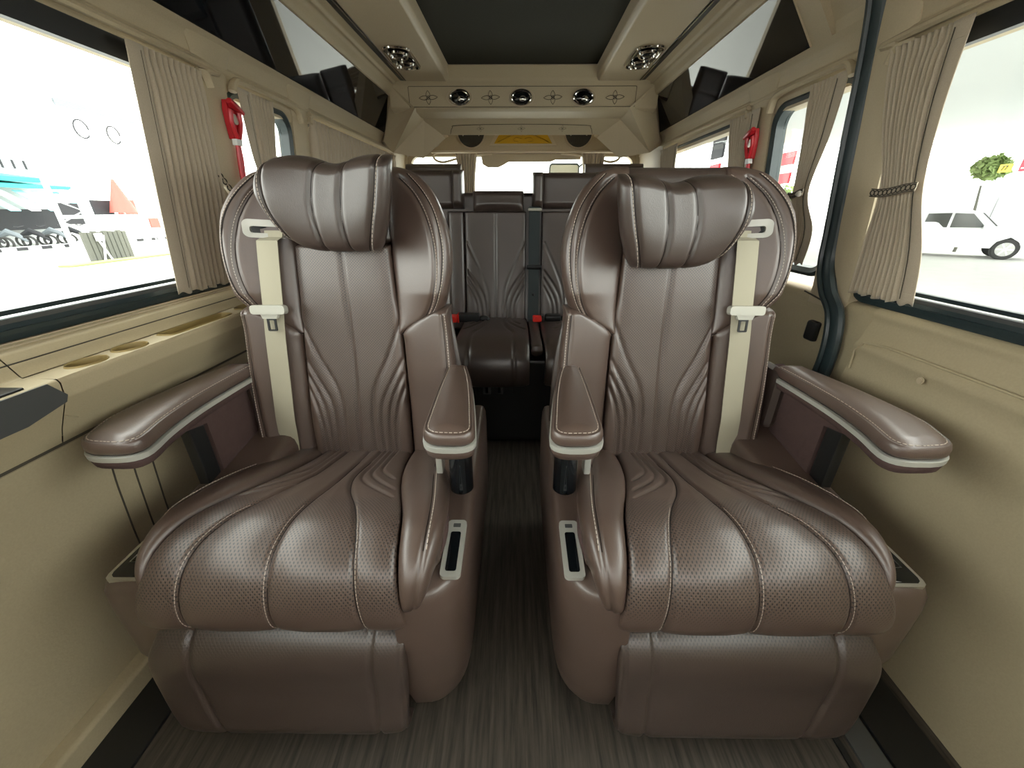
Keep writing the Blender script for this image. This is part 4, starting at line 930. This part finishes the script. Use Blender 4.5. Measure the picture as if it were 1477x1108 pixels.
curtain('rear_side_curtain', [(1.225, 1.62, 2.62), (1.0, 1.62, 2.62), (.78, 1.62, 2.62)], -1, 30, 'long drawn taupe curtain covering the whole rear left window', None, hem=.0, amp=.009)
curtain('side_curtain', [(1.228, .835, 1.0), (1.10, .845, .975), (.97, .838, .935), (.85, .80, .945), (.752, .785, .955)], 1, 10, 'large pleated taupe curtain with chain tie band at the big right window', 'open side curtains', hem=.22, tie=(.968, None))
curtain('side_curtain', [(1.225, 1.10, 1.235), (1.10, 1.125, 1.23), (.975, 1.165, 1.225), (.88, 1.12, 1.235), (.79, 1.135, 1.25)], 1, 7, 'taupe curtain pinched by a chain band with pearl button, in the narrow right window', 'open side curtains', hem=.3, tie=(.972, .1))
curtain('side_curtain', [(1.225, 1.46, 1.66), (1.0, 1.50, 1.62), (.95, 1.51, 1.61), (.78, 1.48, 1.64)], 1, 8, 'taupe curtain next to the red hammer at the near end of the rear right window', 'open side curtains', hem=.25)
curtain('side_curtain', [(1.225, 2.16, 2.42), (1.0, 2.2, 2.40), (.78, 2.16, 2.42)], 1, 8, 'taupe curtain at the far end of the rear right window', 'open side curtains', hem=.1)
curtain('back_curtain', [(1.262, -.385, -.25), (1.05, -.365, -.27), (.80, -.39, -.25)], 1, 7, 'left taupe curtain hanging in front of the rear window', 'rear window curtains', hem=.0, rear=True, amp=.008)
curtain('back_curtain', [(1.262, .42, .565), (1.05, .44, .55), (.80, .42, .57)], 1, 7, 'right taupe curtain hanging in front of the rear window', 'rear window curtains', hem=.0, rear=True, amp=.008)
# tie band on the left pillar
t = thing('tie_strap', 'short dark chain-pattern curtain strap hooked to the left pillar', 'strap')
cc = [wallpt(-1, y, z, .02) for y, z in cr([(1.105, 1.01), (1.13, .985), (1.155, .955), (1.175, .915)], 6)]
q = MB(); q.tube(cc, .009, 8, flat=.35); q.build('strap_band', 'curtain', t)
for i in range(0, len(cc), 3):
    p = Vector(cc[i]); q = MB(); q.tube([p+Vector((.006, .008*math.cos(a), .007*math.sin(a))) for a in np.linspace(0, 2*math.pi, 10, endpoint=False)], .0016, 5, True); q.build('chain_link', 'seam_dark', t)

# ------------------------------------------------------------------ emergency hammers
def hammer(sgn, y, z, label):
    o = wallpt(sgn, y, z, .026); t = thing('emergency_hammer', label, 'hammer', o, 0, 'emergency hammers')
    fn = lambda a, b, d: (-sgn*(d+.107*b), a*.68, b*.84)      # a along the van, b up, d out of the wall
    def plate(poly, d0, d1, nm, mat, par=t):
        q = MB(); q.prism(poly, lambda a, b: fn(a, b, d0), lambda a, b: fn(a, b, d1)); return q.build(nm, mat, par)
    plate([(-.026, .055), (.030, .050), (.030, .030), (.022, -.005), (.014, -.045), (-.012, -.045), (-.024, -.005), (-.030, .030)], -.012, .0, 'holder', 'red_plastic')
    q = MB(); q.tube([fn(a, b, .008) for a, b in ((-.030, .052), (-.012, .044), (.012, .038), (.046, .030))], [.007, .010, .009, .005], 10); hh = q.build('hammer_head', 'red_plastic', t)
    q = MB(); q.tube([fn(.046, .030, .008), fn(.054, .028, .008)], [.004, .0015], 8); q.build('steel_tip', 'chrome', hh)
    q = MB(); q.tube([fn(a, b, .006) for a, b in ((-.024, .030), (-.028, .0), (-.018, -.025), (-.004, -.042))], .006, 8); q.build('guard', 'red_plastic', t)
    q = MB(); q.tube([fn(a, b, .006) for a, b in ((.024, .030), (.026, .0), (.016, -.025), (.006, -.042))], .006, 8); q.build('guard', 'red_plastic', t)
    q = MB(); q.cyl(fn(0, .008, .002), .012, .008, RY(math.pi/2), 20); q.build('round_badge', 'silver', t)
    plate([(-.017, -.045), (.015, -.045), (.015, -.062), (-.017, -.062)], -.004, .009, 'white_tag', 'white')
    q = MB(); q.tube([fn(0, -.062, .003), fn(0, -.10, .004), fn(0, -.16, .004)], [.0085, .010, .009], 10, flat=.7); q.build('handle', 'red_plastic', t)
hammer(-1, 1.19, 1.14, 'red emergency hammer with white tag on the left pillar')
hammer(1, 1.485, 1.125, 'red emergency hammer with white tag on the right pillar')

# ------------------------------------------------------------------ outside
ZG = -.75
simple('asphalt', (.42, .42, .40), .9, bump=(3, .3, .01)); simple('concrete', (.66, .66, .64), .85); simple('white_wall', (.6, .62, .62), .7)
simple('teal', (.035, .42, .40), .6); simple('pale_teal', (.30, .62, .66), .6); simple('dark_stall', (.03, .03, .035), .8); simple('old_wood', (.10, .10, .085), .9, bump=(12, .5, .01))
simple('red_cloth', (.60, .09, .07), .6); simple('steel_white', (.50, .52, .52), .5); simple('grass', (.22, .26, .10), .9, bump=(30, .5, .02)); simple('leaf', (.22, .30, .10), .8)
simple('car_white', (.62, .63, .64), .3, coat=.5); simple('car_glass', (.03, .035, .035), .1); simple('tyre', (.03, .03, .03), .8); simple('rim', (.35, .35, .34), .3, .6); simple('bumper', (.16, .18, .20), .5)
simple('sign_red', (.55, .012, .03), .5); simple('sign_yellow', (.65, .50, .03), .5); simple('sign_white', (.85, .85, .85), .5); simple('column_grey', (.15, .15, .135), .7); simple('ink', (.02, .02, .02), .6)
q = MB(); q.box((0, 20, ZG-.05), (140, 140, .1)); tag(q.build('road', 'asphalt'), 'pale sunlit road and forecourt outside the van', 'ground', None, 'structure')
def lk(nm, lb, cat, loc, rz=0, group=None): return thing(nm, lb, cat, loc, rz, group)
# left: shop house
t = lk('shop_building', 'white shophouse with teal awnings seen through the large left window', 'building', (-27, 20.8, ZG))
q = MB(); q.box((-4, -3.2, 4.5), (8, 14, 9)); q.build('wall', 'white_wall', t)
for y, z, w in ((0, 4.15, 5.2), (1.0, 3.25, 6)):
    q = MB(); q.box((1.1, y-2.2, z), (2.0, w, .22), .03, RY(.12)); a_ = q.build('awning', 'teal', t)
    for k in range(12):
        q = MB(); q.box((1.9, y-2.2-w/2+.2+k*w/12, z+.55), (.04, .09, .40)); q.build('baluster', 'dark_stall', a_)
for k in range(5):
    q = MB(); q.box((.05, 1.2, 4.62+k*.16), (.06, 1.5, .07)); q.build('louvre', 'dark_stall', t)
q = MB(); q.box((1.0, -.6, 2.95), (2.4, 7.5, .18), .02, RY(.12)); q.build('lower_awning', 'teal', t)
for k in range(9):
    q = MB(); q.box((2.6, -3.6+k*.85, 2.15), (1.8, .42, .04), 0, RY(.55)); q.build('awning_stripe', 'pale_teal' if k % 2 else 'white', t)
q = MB(); q.box((.6, -.2, 1.25), (.5, 6.6, 1.0)); q.build('stall_interior', 'dark_stall', t)
for k in range(5):
    m = thing('parked_motorbike', ('first', 'second', 'third', 'fourth', 'fifth')[k]+' from the left of the motorbikes parked under the striped awning', 'motorbike', (-24.3, 18.7+k*.95, ZG), .3, 'motorbikes outside the shop')
    for dx in (-.55, .55):
        q = MB(); q.tube([(dx+.26*math.cos(a), 0, .28+.26*math.sin(a)) for a in np.linspace(0, 2*math.pi, 16, endpoint=False)], .05, 6, True); q.build('wheel', 'tyre', m)
    q = MB(); q.tube([(-.5, 0, .55), (-.1, 0, .75), (.2, 0, .6), (.5, 0, .3)], [.1, .16, .12, .05], 8); q.build('body', 'bumper' if k % 2 else 'dark_stall', m)
    q = MB(); q.tube([(.4, -.3, 1.0), (.35, 0, .95), (.4, .3, 1.0)], .025, 6); q.build('handlebar', 'dark_stall', m)
# kerb with dark dashes
t = lk('kerb', 'white kerb with dark dashes across the road on the left', 'kerb', (-22.5, 24, ZG))
q = MB(); q.box((0, 0, .09), (.3, 20, .18), .02); q.build('kerb_stone', 'white_wall', t)
for k in range(16):
    q = MB(); q.box((.17, -7.8+k*1.0, .10), (.03, .42, .13)); q.build('kerb_dash', 'dark_stall', t)
# old wooden enclosure
t = lk('wooden_enclosure', 'weathered dark plank enclosure beside the road on the left', 'fence', (-15.3, 15.2, ZG), .1)
for k in range(9):
    q = MB(); q.box((0, -.85+k*.21, .50+random.uniform(-.04, .04)), (.10, .17, 1.0), .01); q.build('plank', 'old_wood', t)
for k, a in enumerate((-.35, .35)):
    q = MB(); q.box((.10, -.35, .42), (.05, .05, .95), .005, RX(a)); q.build('brace', 'white', t)
q = MB(); q.box((.11, -.4, .80), (.04, .32, .26), .01); q.build('notice', 'white', t)
t = tag(None or (lambda q: q.build('grass_verge', 'grass'))(MB().box((-14.6, 15.8, ZG+.03), (.5, 6, .06), .02)), 'thin strip of green-yellow grass at the foot of the plank enclosure', 'grass', None, 'stuff')
# steel lattice gantry
t = lk('steel_gantry', 'pale steel lattice gantry standing across the left window view', 'gantry', (-18, 16.4, ZG))
for y in (0, 1.0, 4.9):
    q = MB(); q.tube([(0, y, 0), (0, y, 7)], .09, 8); q.build('post', 'steel_white', t)
for z in (1.45, 3.9, 5.6):
    q = MB(); q.tube([(0, 0, z), (0, 7, z)], .07, 8); q.build('beam', 'steel_white', t)
for k in range(7):
    z = .4+k*.85; q = MB(); q.tube([(0, 0, z), (0, 1.0, z+.42), (0, 0, z+.85)], .035, 6); q.build('lattice_bar', 'steel_white', t)
for y in (2.2, 3.6):
    q = MB(); q.tube([(.1, y+.3*math.cos(a), 4.75+.33*math.sin(a)) for a in np.linspace(0, 2*math.pi*.9, 16)], .03, 6); q.build('hanging_hoop', 'dark_stall', t)
q = MB(); q.box((.1, 3.2, 5.55), (.05, 3.4, .25)); q.build('dark_sign_strip', 'bumper', t)
# market stall behind with red parasol and boards
t = lk('red_parasol', 'folded red parasol beyond the gantry', 'parasol', (-20, 21.35, ZG))
q = MB(); q.cyl((0, 0, 2.35), .55, 1.5, r2=.05, n=16); q.build('canopy', 'red_cloth', t)
q = MB(); q.cyl((0, 0, 1.0), .04, 2.0); q.build('pole', 'steel_white', t)
for k, (y, z, w, h, mt, lb) in enumerate(((20.9, 1.75, 1.0, .8, 'dark_stall', 'dark market board left of the red board'), (22.2, 1.85, 1.1, .7, 'red_cloth', 'red market board under the parasol'), (19.4, 1.55, 1.2, .9, 'dark_stall', 'dark market board behind the lattice post'), (23.6, 1.05, .6, .5, 'red_cloth', 'small red-brown market board at lower right'))):
    t = lk('market_board', lb, 'board', (-20.6, y, ZG), 0)
    q = MB(); q.box((0, 0, z), (.08, w, h), .01); q.build('panel', mt, t)
    for s_ in (-1, 1):
        q = MB(); q.box((0, s_*w*.45, z/2), (.05, .05, z)); q.build('leg', 'steel_white', t)
# right: canopy, column, signs
t = lk('station_canopy', 'pale flat forecourt canopy outside the right window', 'canopy', (13, 11, ZG))
q = MB(); q.box((0, 2, 5.2), (15, 22, .5), .02); q.build('roof_slab', 'white_wall', t)
q = MB(); q.box((-7.55, 2, 5.2), (.1, 22, .55), .01); q.build('fascia', 'concrete', t)
q = MB(); q.box((-4.5, -5.25, 2.5), (.9, .62, 5), .03); q.build('column', 'column_grey', t)
def text(body, size, mat, par, loc, rot, name='lettering', ext=.004, font_sx=1):
    cu_ = bpy.data.curves.new(name, 'FONT'); cu_.body = body; cu_.size = size; cu_.extrude = ext; cu_.align_x = 'CENTER'; cu_.align_y = 'CENTER'
    o = bpy.data.objects.new(name, cu_); C.objects.link(o); cu_.materials.append(M[mat]); o.parent = par; o.location = loc; o.rotation_euler = rot
    bpy.context.view_layer.update(); me = bpy.data.meshes.new_from_object(o); bpy.data.objects.remove(o); o = bpy.data.objects.new(name, me); C.objects.link(o); o.parent = par; o.location = loc; o.rotation_euler = rot; return o
t = lk('red_sign', 'red price sign with white lettering on the grey column', 'sign', (6.2, 5.28, 1.50))
q = MB(); q.box((0, 0, 0), (.04, .36, .26), .006); q.build('sign_board', 'sign_red', t)
text('5-ก', .16, 'sign_white', t, (-.025, .02, -.01), (math.pi/2, 0, -math.pi/2))
q = MB(); q.box((-.024, 0, -.095), (.004, .30, .012)); q.build('underline', 'sign_white', t)
text('ทุกคน', .06, 'sign_white', t, (-.025, .05, .085), (math.pi/2, 0, -math.pi/2))
t = lk('bay_number_sign', 'small yellow sign reading 77 on the grey column', 'sign', (6.2, 5.62, 1.42))
q = MB(); q.box((0, 0, 0), (.03, .13, .09), .004); q.build('sign_board', 'sign_yellow', t)
text('77', .075, 'ink', t, (-.018, 0, 0), (math.pi/2, 0, -math.pi/2))
# red-white band seen through the small right window
t = lk('red_banner', 'red banner with a white stripe seen through the narrow right window', 'banner', (13, 21.9, 3.2))
q = MB(); q.box((0, 0, 0), (.1, 2.2, .55), .01); q.build('banner_top', 'sign_red', t)
q = MB(); q.box((0, 0, -.45), (.1, 2.2, .35), .01); q.build('banner_stripe', 'sign_white', t)
q = MB(); q.box((0, 0, -.85), (.1, 2.2, .45), .01); q.build('banner_bottom', 'sign_red', t)
t = lk('black_panel_sign', 'tall black sign panel seen through the rear right window', 'sign', (8, 17.75, 3.42))
q = MB(); q.box((0, 0, 0), (.1, .95, 1.2), .02); q.build('sign_board', 'dark_stall', t)
t = lk('low_red_board', 'low red board below the black panel outside the rear right window', 'sign', (8, 17.75, 2.45))
q = MB(); q.box((0, 0, 0), (.1, .8, .35), .02); q.build('sign_board', 'sign_red', t)
# pickup
def car(label, loc, rz, nm='pickup_truck'):
    t = lk(nm, label, 'truck', loc, rz)
    prof = [(-2.6, .45), (-2.6, .98), (-1.2, 1.0), (-1.05, 1.02), (-.95, 1.62), (-.6, 1.70), (.35, 1.70), (.62, 1.62), (1.15, 1.12), (2.2, 1.02), (2.48, .90), (2.55, .55), (2.5, .38), (1.95, .38), (1.85, .62), (1.6, .78), (1.3, .62), (1.2, .38), (-1.25, .38), (-1.35, .62), (-1.6, .78), (-1.9, .62), (-2.0, .38), (-2.55, .38)]
    q = MB(); q.prism([(x, z) for x, z in prof], lambda x, z: (x, -.88+(.12 if z > 1.05 else 0), z), lambda x, z: (x, .88-(.12 if z > 1.05 else 0), z)); q.build('body', 'car_white', t)
    for s_ in (-1, 1):
        y = s_*.80
        q = MB(); q.prism([(-.85, 1.08), (-.80, 1.58), (-.15, 1.60), (-.15, 1.08)], lambda x, z: (x, y-.02*s_, z), lambda x, z: (x, y+.035*s_-(.0), z)); q.build('side_glass', 'car_glass', t)
        q = MB(); q.prism([(-.07, 1.08), (-.07, 1.60), (.42, 1.58), (.88, 1.10)], lambda x, z: (x, y-.02*s_, z), lambda x, z: (x, y+.035*s_, z)); q.build('side_glass', 'car_glass', t)
        for wx in (-1.62, 1.58):
            q = MB(); q.cyl((wx, s_*.80, .36), .37, .24, RX(math.pi/2), 28, bev=.04); w_ = q.build('wheel', 'tyre', t)
            q = MB(); q.cyl((wx, s_*.925, .36), .24, .02, RX(math.pi/2), 24, bev=.004); q.build('rim', 'rim', w_)
            for k in range(6):
                a = k*math.pi/3; q = MB(); q.box((wx+.12*math.cos(a), s_*.94, .36+.12*math.sin(a)), (.20, .015, .045), .004, RY(-a)); q.build('spoke', 'silver', w_)
        q = MB(); q.box((.85, s_*.98, 1.12), (.14, .18, .16), .03); q.build('mirror', 'car_white', t)
        q = MB(); q.box((2.42, s_*.66, .84), (.22, .36, .15), .03); q.build('headlight', 'chrome', t)
    q = MB(); q.prism([(.66, 1.60), (1.16, 1.14), (1.10, 1.12), (.60, 1.58)], lambda x, z: (x+.03, -.66, z+.015), lambda x, z: (x+.03, .66, z+.015)); q.build('windscreen', 'car_glass', t)
    q = MB(); q.box((2.52, 0, .50), (.14, 1.7, .26), .04); q.build('bumper', 'bumper', t)
    q = MB(); q.box((2.54, 0, .80), (.06, .9, .18), .02); q.build('grille', 'dark_stall', t)
    return t
car('white pickup truck parked beyond the large right window', (17.6, 17.0, ZG), -.72)
# white box truck behind
t = lk('box_truck', 'white box truck behind the pickup outside the right window', 'truck', (21.5, 23.5, ZG), -.75)
q = MB(); q.box((0, 0, 2.1), (6.0, 2.3, 2.9), .04); q.build('cargo_box', 'car_white', t)
q = MB(); q.box((3.9, 0, 1.5), (1.6, 2.1, 1.9), .15); cb = q.build('cab', 'car_white', t)
q = MB(); q.box((4.68, 0, 1.9), (.1, 1.8, .8), .03); q.build('windscreen', 'car_glass', cb)
for wx in (-2, 3.6):
    for s_ in (-1, 1):
        q = MB(); q.cyl((wx, s_*1.0, .45), .45, .3, RX(math.pi/2), 24, bev=.04); q.build('wheel', 'tyre', t)
# trees
def tree(loc, h, r, lb):
    t = lk('roadside_tree', lb, 'tree', loc); q = MB(); q.tube([(0, 0, 0), (.1, 0, h*.5), (0, .1, h*.8)], [.06, .05, .03], 8); q.build('trunk', 'old_wood', t)
    v = []; f = []
    for k in range(700):
        d = rng.normal(size=3); d /= np.linalg.norm(d); p = np.array([0, 0, h])+d*r*rng.uniform(.5, 1)*np.array([1, 1, .8]); a = rng.normal(size=3)*.07; b = rng.normal(size=3)*.07
        k0 = len(v); v += [p-a, p+b, p+a, p-b]; f.append((k0, k0+1, k0+2, k0+3))
    o = mesh_obj('foliage', v, f, 'leaf', t, False); o['kind'] = 'stuff'
tree((19.6, 18.3, ZG), 3.3, .55, 'green leafy tree between the canopy column and the trucks')
tree((16.0, 26.5, ZG), 2.2, 1.3, 'pale green bush seen through the narrow right window')
# rear exterior mirror
t = lk('rear_view_mirror', 'thin-rimmed rectangular mirror hanging outside the rear window', 'mirror', (.34, 3.10, 1.19))
q = MB(); q.prism(rrect(.20, .075, .02, 5), lambda x, z: (x, 0, z), lambda x, z: (x, .012, z)); q.build('mirror_face', 'silver_paint', t)
q = MB(); q.tube([(x, -.002, z) for x, z in rrect(.205, .080, .022, 5)], .006, 6, True); q.build('mirror_rim', 'rubber', t)
q = MB(); q.tube([(.10, .006, .02), (.16, .0, .06), (.17, -.08, .10), (.17, -.17, .12)], .007, 6); q.build('mirror_arm', 'rubber', t)
